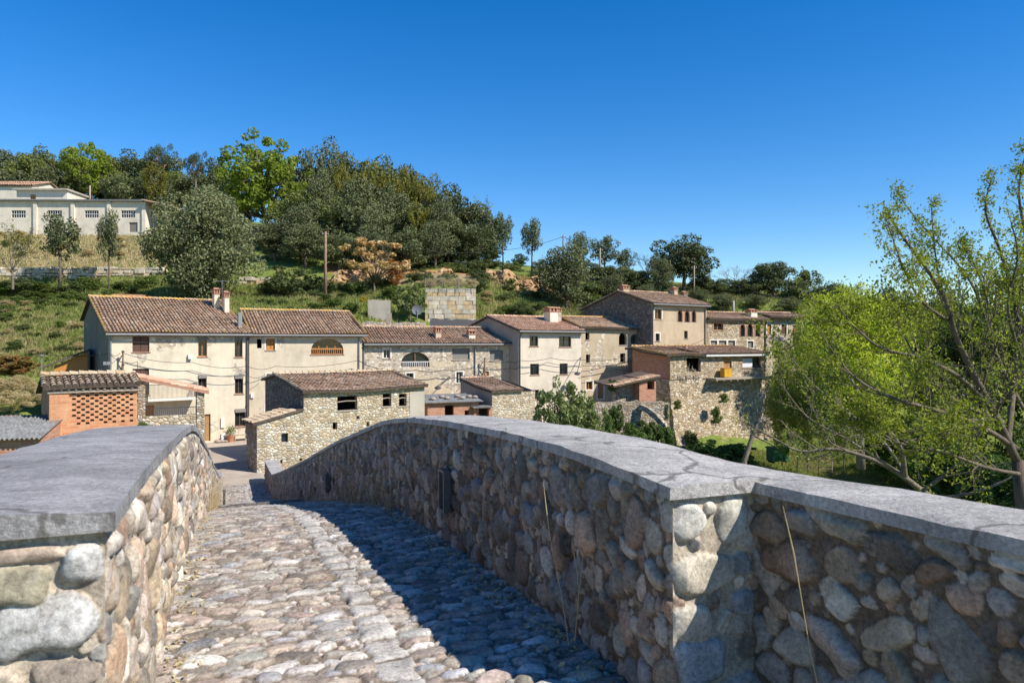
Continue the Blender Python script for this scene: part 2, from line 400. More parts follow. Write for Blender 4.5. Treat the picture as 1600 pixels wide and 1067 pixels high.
M['leaf_young'] = m_leaf('young_leaf', [(.20,.23,.025),(.29,.32,.035),(.36,.38,.06),(.14,.17,.02),(.24,.26,.05)], .4, .05)
M['leaf_loquat'] = m_leaf('glossy_leaf', [(.09,.125,.035),(.15,.19,.05),(.28,.30,.12),(.11,.14,.04)], .2, .1, .4)
M['leaf_hedge'] = m_leaf('hedge_leaf', [(.10,.14,.03),(.16,.19,.05),(.36,.12,.06),(.40,.18,.08),(.14,.18,.04)], .3, .1)
M['flower_red'] = m_leaf('red_flower', [(.30,.02,.05),(.40,.03,.07)], .3, .1)
M['flower_mauve'] = m_leaf('mauve_flower', [(.35,.30,.55),(.42,.36,.60)], .3, .1)
M['flower_yellow'] = m_leaf('yellow_flower', [(.55,.38,.02),(.48,.34,.03)], .3, .1)
M['straw'] = m_leaf('dry_straw', [(.46,.36,.20),(.55,.45,.27),(.38,.29,.15)], .3, .1)
M['grass'] = m_leaf('grass_blade', [(.11,.16,.025),(.18,.235,.04),(.25,.28,.06),(.33,.29,.13),(.10,.145,.025),(.28,.28,.09)], .35, 0, .6, (.34,.28,.13))

def m_ground():
    n = NT('hill_ground', .95, .1); vec = n.coord()
    a = n.noise(vec, .05, 6, .65); b = n.noise(vec, .35, 7, .7); f = n.noise(vec, 2.5, 5, .7)
    grass = n.ramp(f, [(.3, (.07,.10,.02)), (.5, (.15,.195,.04)), (.72, (.24,.265,.07))])
    dry = n.ramp(f, [(.3, (.20,.15,.07)), (.55, (.34,.26,.14)), (.75, (.42,.34,.20))])
    clay = n.ramp(f, [(.3, (.33,.15,.06)), (.6, (.50,.26,.11)), (.75, (.55,.34,.17))])
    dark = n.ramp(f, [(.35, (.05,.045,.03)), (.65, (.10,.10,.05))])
    at = n.n('Attribute', {'attribute_name': 'Col'}); s = n.n('SeparateColor', None, Color=at.outputs['Color'])
    jit = n.math('MULTIPLY', n.math('SUBTRACT', b, .5), 1.6)
    c = n.mix(n.ramp(n.math('ADD', s.outputs[0], jit), [(.45, 0), (.6, 1)]), grass, dry)
    c = n.mix(n.ramp(n.math('ADD', s.outputs[1], jit), [(.45, 0), (.55, 1)]), c, clay)
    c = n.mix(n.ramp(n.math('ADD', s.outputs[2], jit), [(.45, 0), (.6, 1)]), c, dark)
    return n.done(c, n.bump(n.mix(.5, b, f), .9, .35))
M['ground'] = m_ground()
def m_clay():
    n = NT('raw_clay', .95, .1); vec = n.coord(); a = n.noise(vec, .9, 7, .7); b = n.noise(vec, .25, 4)
    c = n.ramp(a, [(.3, (.24,.13,.06)), (.5, (.44,.27,.14)), (.7, (.56,.41,.25))])
    c = n.mix(n.ramp(b, [(.5, 0), (.65, .6)]), c, (.10,.11,.04)); return n.done(c, n.bump(a, 1, .3))
M['clay'] = m_clay()
def m_street():
    n = NT('street_concrete', .9, .2); vec = n.coord()
    b = n.noise(vec, .7, 6, .7); f = n.noise(vec, 14, 5, .7)
    c = n.ramp(b, [(.3, (.32,.26,.20)), (.55, (.44,.365,.29)), (.75, (.52,.44,.355))])
    c = n.mix(.4, c, n.ramp(f, [(.3, .6), (.65, 1.05)]), 'MULTIPLY')
    return n.done(c, n.bump(f, .3, .01))
M['street'] = m_street()
def m_water():
    n = NT('river_water', .12, .5); vec = n.coord()
    return n.done((.02,.028,.018), n.bump(n.noise(vec, 3, 4), .2, .03))
M['water'] = m_water()

# ------------------------------------------------------------------ terrain: one sheet through points read off the photograph
def g(u, v, d): p = P(u, v, d); return (p.x, p.y, p.z)
CP = [(0,-10,-2.4),(0,-3,-2.1),(5,-4,-3.2),(-5,-4,-3.2),(7,1,-6),(-7,1,-6),(0,5,-5.5),(14,3,-9),(-14,2,-8),(25,8,-10),
 (0,14,-11),(-8,10,-11),(10,18,-11),(20,25,-11),(36,32,-11),(-20,5,-11),(-5,22,-10.9),(60,40,-11),(-40,5,-10.5),(90,50,-11),
 (-12,32,-7.7),(-14,40,-7.8),(-18,48,-7.8),(-24,45,-7.9),(-8,44,-8.2),(-2,50,-8.3),(4,54,-8.6),(-4,38,-9.6),(4,44,-10.4),
 (-22,36,-8),(-30,34,-7.8),(-27,28,-8.6),(-40,40,-6),(-46,52,-3.2),(-36,26,-9),(-20,26,-9.5),
 (23,56,-10.45),(30,54,-10.45),(24,62,-10.2),(14,50,-10.9),(40,56,-10.2),(18,40,-11),(34,62,-9.8),
 (15,62,-10),(27,70,-9.6),(10,58,-9.6),
 (-26,52,-8),(-20,56,-8),(-12,60,-8),(0,65,-8),(8,67,-7.5),(13,70,-7),(20,75,-6.5),(27,80,-5),(36,84,-4),(16,67,-7),(26,74,-7),
 g(20,560,66),g(60,545,66),g(60,510,74),g(60,475,82),g(110,500,74),g(100,452,93),g(20,455,93),g(200,455,92),
 g(100,424,96),g(200,418,97),g(20,424,96),g(60,385,108),g(180,385,108),g(120,360,116),g(20,359,116),g(225,362,116),g(120,352,124),
 g(330,470,80),g(330,420,95),g(300,380,112),g(420,470,78),g(470,482,76),g(540,484,74),g(590,505,72),g(450,440,90),g(510,455,88),
 (-16,66,-2),(-8,68,-2.6),(-2,72,-.4),(4,78,.6),
 g(640,480,80),g(600,440,92),g(700,432,88),g(740,432,90),g(780,440,92),g(780,490,80),g(860,488,82),g(820,460,90),g(900,478,88),
 g(0,325,145),g(200,325,145),g(300,335,140),g(400,350,132),g(480,360,130),g(560,380,125),g(640,395,122),g(720,408,118),g(820,414,116),
 g(900,425,114),g(980,440,110),g(1100,452,110),g(1250,462,108),g(1400,478,104),g(1600,492,100),g(1130,470,100),g(1000,470,96),g(1250,486,98),
 g(1400,540,84),g(1550,560,84),g(1450,620,70),g(1600,640,66),g(1600,560,90),g(1330,600,68),g(1500,700,56),g(1340,560,80),
 (-180,150,26),(-180,60,6),(-120,90,9),(-120,50,-2),(-100,140,24),(-60,200,26),(0,200,12),(100,180,4),(180,150,3),(180,60,-6),(120,60,-7),
 (0,300,0),(-150,300,10),(150,300,-4),(100,-30,-10),(-100,-30,-9),(0,-40,-4),(-60,20,-9),(70,25,-10.8)]
CP = np.array(CP, dtype=np.float64)
_d = np.linalg.norm(CP[:, None, :2]-CP[None, :, :2], axis=2)
_n = len(CP); _A = np.zeros((_n+1, _n+1)); _A[:_n, :_n] = -_d+np.eye(_n)*(-.35); _A[:_n, _n] = 1; _A[_n, :_n] = 1
_w = np.linalg.solve(_A, np.append(CP[:, 2], 0))
_ns = np.random.default_rng(3)
_wv = [( _ns.uniform(.05, .6), _ns.uniform(0, 6.3), _ns.uniform(0, 6.3)) for _ in range(24)]
def terrain(x, y):
    x = np.atleast_1d(np.asarray(x, float)); y = np.atleast_1d(np.asarray(y, float))
    z = np.empty(len(x))
    for i in range(0, len(x), 20000):
        xx = x[i:i+20000]; yy = y[i:i+20000]
        dd = np.hypot(xx[:, None]-CP[None, :, 0], yy[:, None]-CP[None, :, 1])
        z[i:i+20000] = -dd@_w[:_n]+_w[_n]
    far = np.clip((np.hypot(x, y-60)-230)/300, 0, 1)
    z = z*(1-far)+(-9)*far
    b = sum(np.sin(k*(x*math.cos(a)+y*math.sin(a))+p)*.06/(k+.12) for k, a, p in _wv)/3
    flat = np.clip((y-30)/40, .15, 1)*np.clip((z+12)/8, .05, 1)
    return z+b*flat*.55
def ground_at(x, y): return float(terrain([x], [y])[0])
def axis(lo, hi, s0, c, grow):
    a = [c]
    while a[-1] < hi: a.append(a[-1]+min(400, s0*(1+grow*max(0, abs(a[-1]-c)-60))))
    b = [c]
    while b[-1] > lo: b.append(b[-1]-min(400, s0*(1+grow*max(0, abs(b[-1]-c)-60))))
    return np.array(sorted(set(a+b)))
gx = axis(-3500, 3500, 1.0, 0, .03); gy = axis(-600, 4500, 1.0, 60, .03)
GX, GY = np.meshgrid(gx, gy); GZ = terrain(GX.ravel(), GY.ravel())
nx, ny = len(gx), len(gy)
idx = np.arange(nx*ny).reshape(ny, nx)
GF = np.stack([idx[:-1, :-1].ravel(), idx[:-1, 1:].ravel(), idx[1:, 1:].ravel(), idx[1:, :-1].ravel()], 1)
# what covers the ground where: r dry grass, g bare clay, b shaded woodland floor (leaf litter)
def blob(u, v, d, rx, ry):
    p = P(u, v, d); return np.clip(1.25-np.hypot((GX.ravel()-p.x)/rx, (GY.ravel()-p.y)/ry), 0, 1)
gc = np.zeros((nx*ny, 3)); gc[:, 0] = .36
for u, v, d, rx, ry in ((90,400,104,34,13),(60,372,112,40,9),(200,372,112,24,9),(700,430,90,6,4),(600,440,92,10,6),(200,395,104,14,8),(30,520,72,12,8)): gc[:, 0] = np.maximum(gc[:, 0], .95*blob(u, v, d, rx, ry))
for u, v, d, rx, ry in ((800,440,96,10,4.5),(570,415,98,8,4),(640,425,97,6,3),(730,440,94,5,3)): gc[:, 1] = np.maximum(gc[:, 1], blob(u, v, d, rx, ry))
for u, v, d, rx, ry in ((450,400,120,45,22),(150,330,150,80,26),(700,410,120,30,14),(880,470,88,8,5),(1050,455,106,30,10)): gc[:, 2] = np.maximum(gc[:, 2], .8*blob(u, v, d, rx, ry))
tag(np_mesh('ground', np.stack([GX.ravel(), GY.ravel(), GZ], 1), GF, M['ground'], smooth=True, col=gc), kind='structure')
# river
rv = MB(); rv.poly([[(-260,-40),(-40,2),(-6,10),(12,14),(30,22),(60,30),(300,20),(300,48),(60,44),(34,38),(16,31),(-6,22),(-40,16),(-260,0)]], lambda a, b: (a, b, -10.72))
tag(rv.build('river_water', M['water']), kind='structure')

# ------------------------------------------------------------------ bridge
T = Vector((-.3674, .9301, 0)); E = Vector((.9301, .3674, 0)); O2 = Vector((.761, 0, 0))
_ps = np.array([-8,-4,0,2.8,3.8,4.75,6.3,7.65,8.9,10.4,12.8,19,26.8,33.2,40,48])
_pz = np.array([-1.05,-.9,-.72,-.60,-.61,-.65,-.735,-.84,-1.0,-1.29,-1.74,-3.05,-4.62,-5.85,-6.3,-6.35])
_fs = np.linspace(-8, 48, 1121); _fz = np.interp(_fs, _ps, _pz)
_k = np.exp(-.5*(np.arange(-16, 17)/7.0)**2); _k /= _k.sum()
_fz = np.convolve(np.pad(_fz, 16, mode='edge'), _k, mode='valid')
def prof(s): return np.interp(s, _fs, _fz)
_dz = lambda s: np.interp(s, [2.0, 2.9, 3.8, 5, 7], [-.075, -.062, -.025, -.005, 0])
def prof_r(s): return prof(s)+_dz(s)
def prof_l(s): return prof(s)+np.interp(s, [2.0, 2.8, 3.6, 5], [.035, .03, .016, 0])
HP = 1.0                                           # parapet height
HW = 1.06                                          # half the path's width
STONES = np.array([(.36,.345,.32),(.46,.44,.41),(.40,.34,.26),(.42,.335,.28),(.36,.345,.33),(.27,.28,.285),(.19,.175,.16),(.56,.53,.48),(.48,.41,.32),(.31,.26,.21),(.42,.37,.34),(.37,.355,.35),(.44,.40,.34),(.40,.385,.37),(.40,.29,.22),(.50,.47,.42)])
STONES = STONES*np.array([1.10, 1.0, .86])
def pack(L, H, spec, seed, res=.012, pre=()):
    """random sequential packing of cobbles, large ones first"""
    rg = np.random.default_rng(seed); W = int(L/res)+1; Hh = int(H/res)+1
    occ = np.zeros((Hh, W), bool); out = []
    def put(cx, cy, a, b, th, p, tol, *cf):
        m = max(a, b)*1.05
        x0 = max(0, int((cx-m)/res)); x1 = min(W, int((cx+m)/res)+2); y0 = max(0, int((cy-m)/res)); y1 = min(Hh, int((cy+m)/res)+2)
        if x1-x0 < 1 or y1-y0 < 1: return
        X = (np.arange(x0, x1)+.5)*res-cx; Y = ((np.arange(y0, y1)+.5)*res-cy)[:, None]
        c, s = math.cos(th), math.sin(th)
        r = (np.abs((X*c+Y*s)/a)**p+np.abs((-X*s+Y*c)/b)**p) < 1
        n = r.sum()
        if n == 0 or (occ[y0:y1, x0:x1] & r).sum() > tol*n: return
        occ[y0:y1, x0:x1] |= r; out.append((cx, cy, a, b, th, p, *cf))
    for q in pre: put(*q[:6], 1.0, *q[6:])
    for lo, hi, tries, asp, sd, th0, p in spec:
        for t in range(int(tries*L*H)):
            cx, cy = rg.uniform(-.02, L), rg.uniform(-.02, H)
            if occ[min(Hh-1, max(0, int(cy/res))), min(W-1, max(0, int(cx/res)))]: continue
            a = rg.uniform(lo, hi); put(cx, cy, a, a*rg.uniform(*asp), th0+rg.normal(0, sd), p+rg.uniform(-.4, .4), .05)
    return out
def field(sx, hy, stones, seed, bulge=.05, mortar=(.34,.265,.185), dark=1.0, pal=STONES, flatp=2.7, mort_amp=.014, nz_amp=.55):
    """height and colour of a cobbled surface on the grid sx x hy"""
    rg = np.random.default_rng(seed)
    S, Hh = np.meshgrid(sx, hy)
    nz = rg.normal(0, 1, (len(hy), len(sx)))
    wob = sum(np.sin(S*k*math.cos(a)+Hh*k*math.sin(a)+p) for k, a, p in [(rg.uniform(9, 40), rg.uniform(0, 6.3), rg.uniform(0, 6.3)) for _ in range(10)])
    wob2 = sum(np.sin(S*k*math.cos(a)+Hh*k*math.sin(a)+p) for k, a, p in [(rg.uniform(9, 40), rg.uniform(0, 6.3), rg.uniform(0, 6.3)) for _ in range(10)])
    Z = wob*mort_amp*.16+nz*.0008
    C = np.ones((len(hy), len(sx), 3))*np.array(mortar); C *= (1+.07*wob2[..., None]*.4+.08*nz[..., None])
    for cx, cy, a, b, th, p, *cfix in stones:
        m = max(a, b)*1.15
        i0, i1 = np.searchsorted(sx, [cx-m, cx+m]); j0, j1 = np.searchsorted(hy, [cy-m, cy+m])
        if i1 <= i0 or j1 <= j0: continue
        X = S[j0:j1, i0:i1]-cx+wob[j0:j1, i0:i1]*a*.045; Y = Hh[j0:j1, i0:i1]-cy+wob2[j0:j1, i0:i1]*b*.055
        c, s = math.cos(th), math.sin(th); x = (X*c+Y*s)/a; y = (-X*s+Y*c)/b
        sk = rg.uniform(-.25, .25); x = x*(1+sk*y)
        r = (np.abs(x)**p+np.abs(y)**p)**(1/p)
        h = min(bulge, b*.75)*rg.uniform(.65, 1.25)
        tx, ty = rg.uniform(-.35, .35, 2)
        z = h*(np.clip(1-r**flatp, 0, 1)**.5)*(1+tx*x+ty*y)+(.0022*wob2[j0:j1, i0:i1]+.0016*wob[j0:j1, i0:i1])*min(1, h/.02)*nz_amp
        if nz_amp > .4 and rg.uniform() < .6 and not cfix:
            q1, q2 = rg.normal(0, .32, 2); z = np.where(r < 1, np.minimum(z, h*(rg.uniform(.5, .85)+q1*x+q2*y)), z)
            if rg.uniform() < .5: q1, q2 = rg.normal(0, .5, 2); z = np.where(r < 1, np.minimum(z, h*(rg.uniform(.75, 1.0)+q1*x+q2*y)), z)
            z = np.maximum(z, np.where(r < .985, h*.12, -1))
        ins = r < .985
        zz = Z[j0:j1, i0:i1]; k = ins & (z > zz); zz[k] = z[k]
        col = pal[rg.integers(len(pal))]*rg.uniform(.62, 1.34)*dark; col = col*(1+rg.normal(0, .014, 3))
        if cfix: col = np.array(cfix[0])
        cc = C[j0:j1, i0:i1]; sh = 1+.10*wob[j0:j1, i0:i1][..., None]*.5+.05*nz[j0:j1, i0:i1][..., None]
        cc[k] = (col*sh)[k]
    return Z, np.clip(C, .01, .9)
def grid_faces(nr, nc, flip=False):
    id_ = np.arange(nr*nc).reshape(nr, nc)
    f = np.stack([id_[:-1, :-1].ravel(), id_[:-1, 1:].ravel(), id_[1:, 1:].ravel(), id_[1:, :-1].ravel()], 1)
    return f[:, ::-1] if flip else f
class Acc:
    def __init__(s): s.V = []; s.Fc = []; s.C = []; s.n = 0
    def add(s, V, Fc, C): s.V.append(V); s.Fc.append(Fc+s.n); s.C.append(C); s.n += len(V)
    def build(s, name, mat, parent=None, smooth=True):
        return np_mesh(name, np.concatenate(s.V), np.concatenate(s.Fc), mat, parent, smooth, None, np.concatenate(s.C))
def cobble_wall(acc, p0, dirv, nrm, sx, ztop, zbot, hy, stones, seed, flip, bulge=.05, taper=True, taper_end=False, **kw):
    Z, C = field(sx, hy, stones, seed, bulge*.9, **kw)
    if taper: Z = Z*np.clip((sx-sx[0])/.05, 0, 1)[None, :]**.5
    Z = Z*np.clip((hy[-1]-hy)/.045, .12, 1)[:, None]
    if taper_end: Z = Z*np.clip((sx[-1]-sx)/.05, 0, 1)[None, :]**.5
    t = (hy/hy[-1])[:, None]
    zz = zbot[None, :]*(1-t)+ztop[None, :]*t
    X = p0.x+dirv.x*sx[None, :]+nrm.x*Z; Y = p0.y+dirv.y*sx[None, :]+nrm.y*Z
    V = np.stack([X.ravel(), Y.ravel(), (zz+0*Z).ravel()], 1)
    acc.add(V, grid_faces(len(hy), len(sx), flip), C.reshape(-1, 3))
def plain_quads(acc, pts, col=(.33,.28,.22)):
    """polyline pairs: list of (bottom, top)"""
    V = np.array([c for b, t in pts for c in (tuple(b), tuple(t))], float); n = len(pts)
    f = np.array([(2*i, 2*i+2, 2*i+3, 2*i+1) for i in range(n-1)]); acc.add(V, f, np.tile(np.array(col), (len(V), 1)))
def steps(a, b, f):
    o = [a]
    while o[-1] < b: o.append(o[-1]+f(o[-1]))
    o[-1] = b; return np.array(o)
WALLSPEC = [(.085,.115,22,(.5,.75),.6,.8,2.5),(.055,.085,230,(.52,.85),.7,1.1,2.5),(.036,.055,800,(.55,.9),.9,1.2,2.4),(.018,.036,2600,(.55,1),1,0,2.2)]
bridge = thing('stone_bridge', 'humpbacked bridge of river cobbles with grey slab coping in the foreground', 'bridge', (0, 0, 0))
def coping(name, poly_in, poly_out, zfun, parent, th=.075, seg=1.15, jig=1, mat='coping'):
    """a run of coping slabs; poly_in/out are matching lists of (x,y) along the inner and outer edge"""
    rg = np.random.default_rng(jig); mb = MB(); n = len(poly_in)
    for i in range(n-1):
        pass
    cols = []
    nc = 7
    for i in range(n):
        a = Vector((*poly_in[i], 0)); b = Vector((*poly_out[i], 0)); z = zfun[i]
        wob = [rg.normal(0, .0025) for _ in range(nc)]
        row = []
        for j in range(nc):
            p = a.lerp(b, j/(nc-1)); crown = .007*math.sin(math.pi*j/(nc-1))
            e = -.004 if j in (0, nc-1) else 0
            row.append((p.x, p.y, z+th+crown+e+wob[j]))
        inb = a+(b-a).normalized()*rg.uniform(-.004, .006)
        row = [(inb.x, inb.y, z), (inb.x, inb.y, z+th*.7)]+row+[(b.x, b.y, z+th*.7), (b.x, b.y, z)]
        cols.append(row)
    m = len(cols[0]); vs = [p for r in cols for p in r]
    fs = [(i*m+j, (i+1)*m+j, (i+1)*m+j+1, i*m+j+1) for i in range(n-1) for j in range(m-1)]
    fs += [(i*m+m-1, (i+1)*m+m-1, (i+1)*m, i*m) for i in range(n-1)]
    fs += [tuple(range(m)), tuple((n-1)*m+j for j in reversed(range(m)))]
    mb.add(vs, fs); o = mb.build(name, M[mat], parent, True); o.data.set_sharp_from_angle(angle=R(38)); return o
def xy(s, c): p = O2+T*s+E*c; return (p.x, p.y)
hy_near = np.linspace(0, HP, 150)
res_s = lambda s: max(.0075, min(.10, .0028*(s+.5)))
# right parapet
acc = Acc(); sR0 = 2.88
sx = steps(0, 37.1, lambda s: res_s(s+sR0)); st = pack(37.2, HP, WALLSPEC, 11)
ss = sx+sR0
cobble_wall(acc, O2+T*sR0+E*HW, T, -E, sx, prof_r(ss), prof(ss)-HP-.12, np.linspace(0, HP+.0, 150), st, 21, False, .055, dark=.74, mortar=(.15,.11,.075))  # stones and mortar darkened, painting the shade of this face into their colour
# pier end facing the viewer
pe = np.linspace(0, .46, 110); pre = [(.085,1.0,.08,.075,.1,3.2,(.58,.54,.46)),(.30,.985,.09,.085,.1,3,(.50,.47,.39)),(.165,.775,.16,.082,-.05,3,(.55,.49,.38)),(.10,.575,.095,.078,.1,3,(.52,.47,.38)),(.15,.415,.125,.10,.1,3,(.36,.37,.37)),(.36,.62,.075,.05,.1,2.6,(.30,.31,.31)),(.34,.80,.06,.05,0,2.5,(.28,.27,.25)),(.33,.25,.12,.08,.2,2.6,(.33,.30,.27))]; st = pack(.47, 1.1, [(.14,.19,60,(.6,.8),.3,0,2.6),(.07,.12,260,(.6,.9),.6,0,2.3),(.03,.06,900,(.6,1),1,0,2.2)], 5, pre=pre)
cobble_wall(acc, O2+T*sR0+E*HW, E, -T, pe, np.full(110, prof_r(sR0)), np.full(110, prof_r(sR0)-1.15), np.linspace(0, 1.1, 150), st, 22, True, .032, taper_end=False, flatp=5, mortar=(.42,.36,.27))
# splayed approach wall
fl = Vector((.481, -.877, 0)); fn = Vector((-.877, -.481, 0)); f0 = O2+T*(sR0)+E*(HW+.43)+T*.03
fx = np.linspace(0, 2.6, 330); st = pack(2.7, 1.15, [(.105,.15,45,(.42,.65),.4,-.35,2.5),(.065,.105,260,(.5,.85),.6,-.2,2.4),(.04,.065,700,(.55,.9),.9,0,2.3),(.018,.04,2200,(.6,1),1,0,2.2)], 41)
zf = float(prof_r(sR0))-.004
cobble_wall(acc, f0, fl, fn, fx, np.full(330, zf), np.full(330, zf-1.2), np.linspace(0, 1.15, 170), st, 23, True, .055, taper=False, dark=.78, mortar=(.15,.11,.075), flatp=2.9)  # unlit face: its shade is toned into stone and mortar colour as well
# outer faces
out = [(Vector((*xy(s, HW+.54), prof(s)-HP-1.2)), Vector((*xy(s, HW+.54), float(prof_r(s))))) for s in np.linspace(4.2, 40, 60)]
plain_quads(acc, out)
fo = [Vector((*xy(4.45, HW+.54), 0)), Vector((1.23,3.50,0)), Vector((1.60,3.02,0)), Vector((1.86,2.62,0)), Vector((2.55,1.36,0)), f0+fl*2.6]
plain_quads(acc, [(Vector((p.x, p.y, zf-2.4)), Vector((p.x, p.y, zf))) for p in fo])
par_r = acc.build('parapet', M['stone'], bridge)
sr = np.concatenate([np.linspace(sR0-.035, 12, 60), np.linspace(12.3, 40, 50)])
coping('coping', [xy(s, HW-.035) for s in sr], [xy(s, HW+.57) for s in sr], prof_r(sr), par_r, jig=2, th=.055)
kk = np.linspace(0, 1, 24); a0 = f0+fn*.03; opl = [(.742,4.5),(.80,4.42),(1.26,3.52),(1.635,3.04),(1.89,2.64),(2.6,1.36)]
ins = [a0+fl*(2.6*t) for t in kk]; outs = [Vector((float(np.interp(t, [0,.05,.38,.56,.70,1.0], [q[0] for q in opl])), float(np.interp(t, [0,.05,.38,.56,.70,1.0], [q[1] for q in opl])), 0)) for t in kk]
coping('coping', [(p.x, p.y) for p in ins], [(p.x, p.y) for p in outs], [zf-.003]*24, par_r, jig=3, th=.055)
# left parapet
acc = Acc(); sL0 = 2.78
sx = steps(0, 33, lambda s: res_s(s+sL0)); st = pack(33.1, HP, WALLSPEC, 12); ss = sx+sL0
cobble_wall(acc, O2+T*sL0-E*HW, T, E, sx, prof_l(ss), prof(ss)-HP-.12, hy_near, st, 31, True, .05)
pe = np.linspace(0, .80, 150); pre = [(.165,.845,.155,.092,-.16,2.5,(.50,.48,.44)),(.062,1.015,.058,.062,0,2.8,(.48,.46,.42)),(.215,1.055,.095,.030,.0,3,(.44,.34,.26)),(.235,.965,.10,.055,.05,2.8,(.36,.32,.22)),(.10,.695,.09,.046,-.05,2.8,(.34,.28,.22)),(.30,.70,.09,.05,0,2.6,(.46,.38,.28)),(.42,.9,.11,.09,.2,2.6,(.45,.42,.38)),(.40,.6,.12,.08,0,2.6,(.42,.38,.33))]
st = pack(.82, 1.1, [(.10,.15,160,(.5,.7),.2,0,2.6),(.06,.10,300,(.5,.85),.4,0,2.4),(.025,.05,1200,(.5,1),1,0,2.2)], 6, pre=pre)
cobble_wall(acc, O2+T*sL0-E*HW, -E, -T, pe, np.full(150, prof_l(sL0)), np.full(150, prof_l(sL0)-1.15), np.linspace(0, 1.1, 190), st, 32, False, .04, flatp=4.5, mortar=(.44,.37,.28))
out = [(Vector((*xy(s, -HW-.80), prof(s)-HP-1.2)), Vector((*xy(s, -HW-.80), prof(s)))) for s in np.linspace(sL0, 34, 60)]
plain_quads(acc, out)
par_l = acc.build('parapet', M['stone'], bridge)
sr = np.concatenate([np.linspace(sL0-.04, 12, 60), np.linspace(12.3, 35.5, 45)])
coping('coping', [xy(s, -HW+.03) for s in sr], [xy(s, -HW-.745) for s in sr], prof_l(sr)+.004, par_l, jig=4, th=.062, mat='coping_left')
# arched body under the roadway
body = MB(); top = [(s, float(prof(s))-HP-.10) for s in np.linspace(-6, 36, 60)]
arch = [(17+9.5*math.cos(t), -10.8+7.0*math.sin(t)) for t in np.linspace(0, math.pi, 24)]
outl = [(-6,-12.5)]+[(7.4,-12.5)]+list(reversed(arch))+[(26.6,-12.5),(36,-12.5)]+list(reversed(top))
body.prism(outl, lambda a, b, y: (*xy(a, y), b), -HW-.78, HW+.53)
body.build('arch_body', M['rubble_dark'], bridge)
# cobbled path with the line of squared slabs down its middle
sp_ = steps(.6, 39, lambda s: max(.010, min(.09, .0006*(s+.6)**2))); cw = np.linspace(-HW-.02, HW+.02, 230)
pre = []
s_ = .9
rg = np.random.default_rng(77)
while s_ < 38: ln = rg.uniform(.15, .27); pre.append((s_+ln/2, HW+.02+.06+rg.normal(0, .012), ln/2-.012, .082+rg.uniform(-.008,.012), rg.normal(0, .03), 9.0, tuple(np.array((.50,.465,.415))*rg.uniform(.8,1.1)))); s_ += ln+.012
PATHPAL = np.array([(.46,.43,.39),(.55,.51,.45),(.46,.38,.30),(.47,.375,.31),(.40,.315,.26),(.36,.355,.35),(.30,.26,.22),(.60,.56,.49),(.50,.43,.34),(.42,.35,.28),(.48,.43,.39),(.44,.39,.33),(.51,.45,.38)])
st = pack(39.1, 2*HW+.04, [(.085,.12,70,(.40,.58),.22,1.5708,2.8),(.06,.085,420,(.42,.66),.25,1.5708,2.7),(.035,.06,900,(.45,.8),.45,1.5708,2.5),(.016,.03,1800,(.5,1),.8,0,2.3)], 13, pre=pre)
Z, C = field(sp_, cw+HW+.02, st, 51, .022, (.22,.175,.13), .90, PATHPAL, 3.8, .010, .3)
S_, Cc = np.meshgrid(sp_, cw); zz = prof(S_.ravel())-HP+Z.ravel()-.03*np.abs(Cc.ravel()/HW)**2*0
PX = O2.x+T.x*S_+E.x*Cc; PY = O2.y+T.y*S_+E.y*Cc
tag(np_mesh('cobbled_path', np.stack([PX.ravel(), PY.ravel(), zz], 1), grid_faces(len(cw), len(sp_), True)[:, ::-1], M['cobble'], None, True, None, C.reshape(-1, 3)), kind='structure')
# near end of the road behind the viewer, and the street beyond the bridge
nr = MB(); sn = np.linspace(-12, .62, 14)
vs = []; 
for s in sn: vs += [(*xy(s, -HW-.02-.12*max(0, .6-s)), float(prof(max(s,-8)))-HP-.004), (*xy(s, HW+.02+.12*max(0, .6-s)), float(prof(max(s,-8)))-HP-.004)]
nr.add(vs, [(2*i, 2*i+1, 2*i+3, 2*i+2) for i in range(13)])
tag(nr.build('road', M['street']), kind='structure')
stt = MB()
SZ = -7.33
vs = []; sn = np.linspace(38.9, 42, 12)
for s in sn:
    z = float(prof(s))-HP-.004 if s < 41 else SZ
    vs += [(*xy(s, -HW-.5), z), (*xy(s, HW+.02), z)]
stt.add(vs, [(2*i, 2*i+1, 2*i+3, 2*i+2) for i in range(11)])
a, b = xy(42, -HW-.5), xy(42, HW+.02)
stt.poly([[a, b, (-10.5,44), (-4,50), (9,58), (12,66), (4,70), (-12,62), (-27,50), (-29,44), (-19,37.6)]], lambda x, y: (x, y, SZ))
for t, c0 in ((39.2,0), (40.4,0)):                      # drainage joints across the ramp
    p, q = xy(t, -HW-.4), xy(t, HW); z = float(prof(t))-HP+.001
    stt.beam((*p, z), (*q, z), .05, .012)
tag(stt.build('street', M['street']), kind='structure')
# ------------------------------------------------------------------ houses
def tiles(mb, O, ex, es, en, nx_, ny_, pw, course, r, rg, m=0, sag=None, m0=None):
    """barrel cover tiles laid on the slope O + ex*i + es*j"""
    ang = [math.pi*(.04+.92*k/5) for k in range(6)]
    for i in range(nx_):
        jx = rg.normal(0, .012)
        for j in range(ny_):
            c = O+ex*((i+.5)*pw+jx+rg.normal(0, .006))+es*(j*course+rg.normal(0, .012))+en*(rg.normal(0, .006))
            if sag: c = c+en*sag(i*pw, j*course)
            L = course*1.18; vs = []
            for k, (rr, up, t) in enumerate(((r*1.10, .045, 0), (r*.86, .0, L))):
                for a in ang: vs.append(c+es*t+ex*(math.cos(a)*rr)+en*(math.sin(a)*rr*1.3+up*.55-.01))
            mb.add(vs, [(q, q+1, 7+q, 6+q) for q in range(5)], m if (m0 is None or j > 0 or rg.uniform() < .35) else m0)
            if j == 0: mb.add([v for v in vs[:6]]+[c+es*.02-en*.03], [(q+1, q, 6) for q in range(5)], 1)

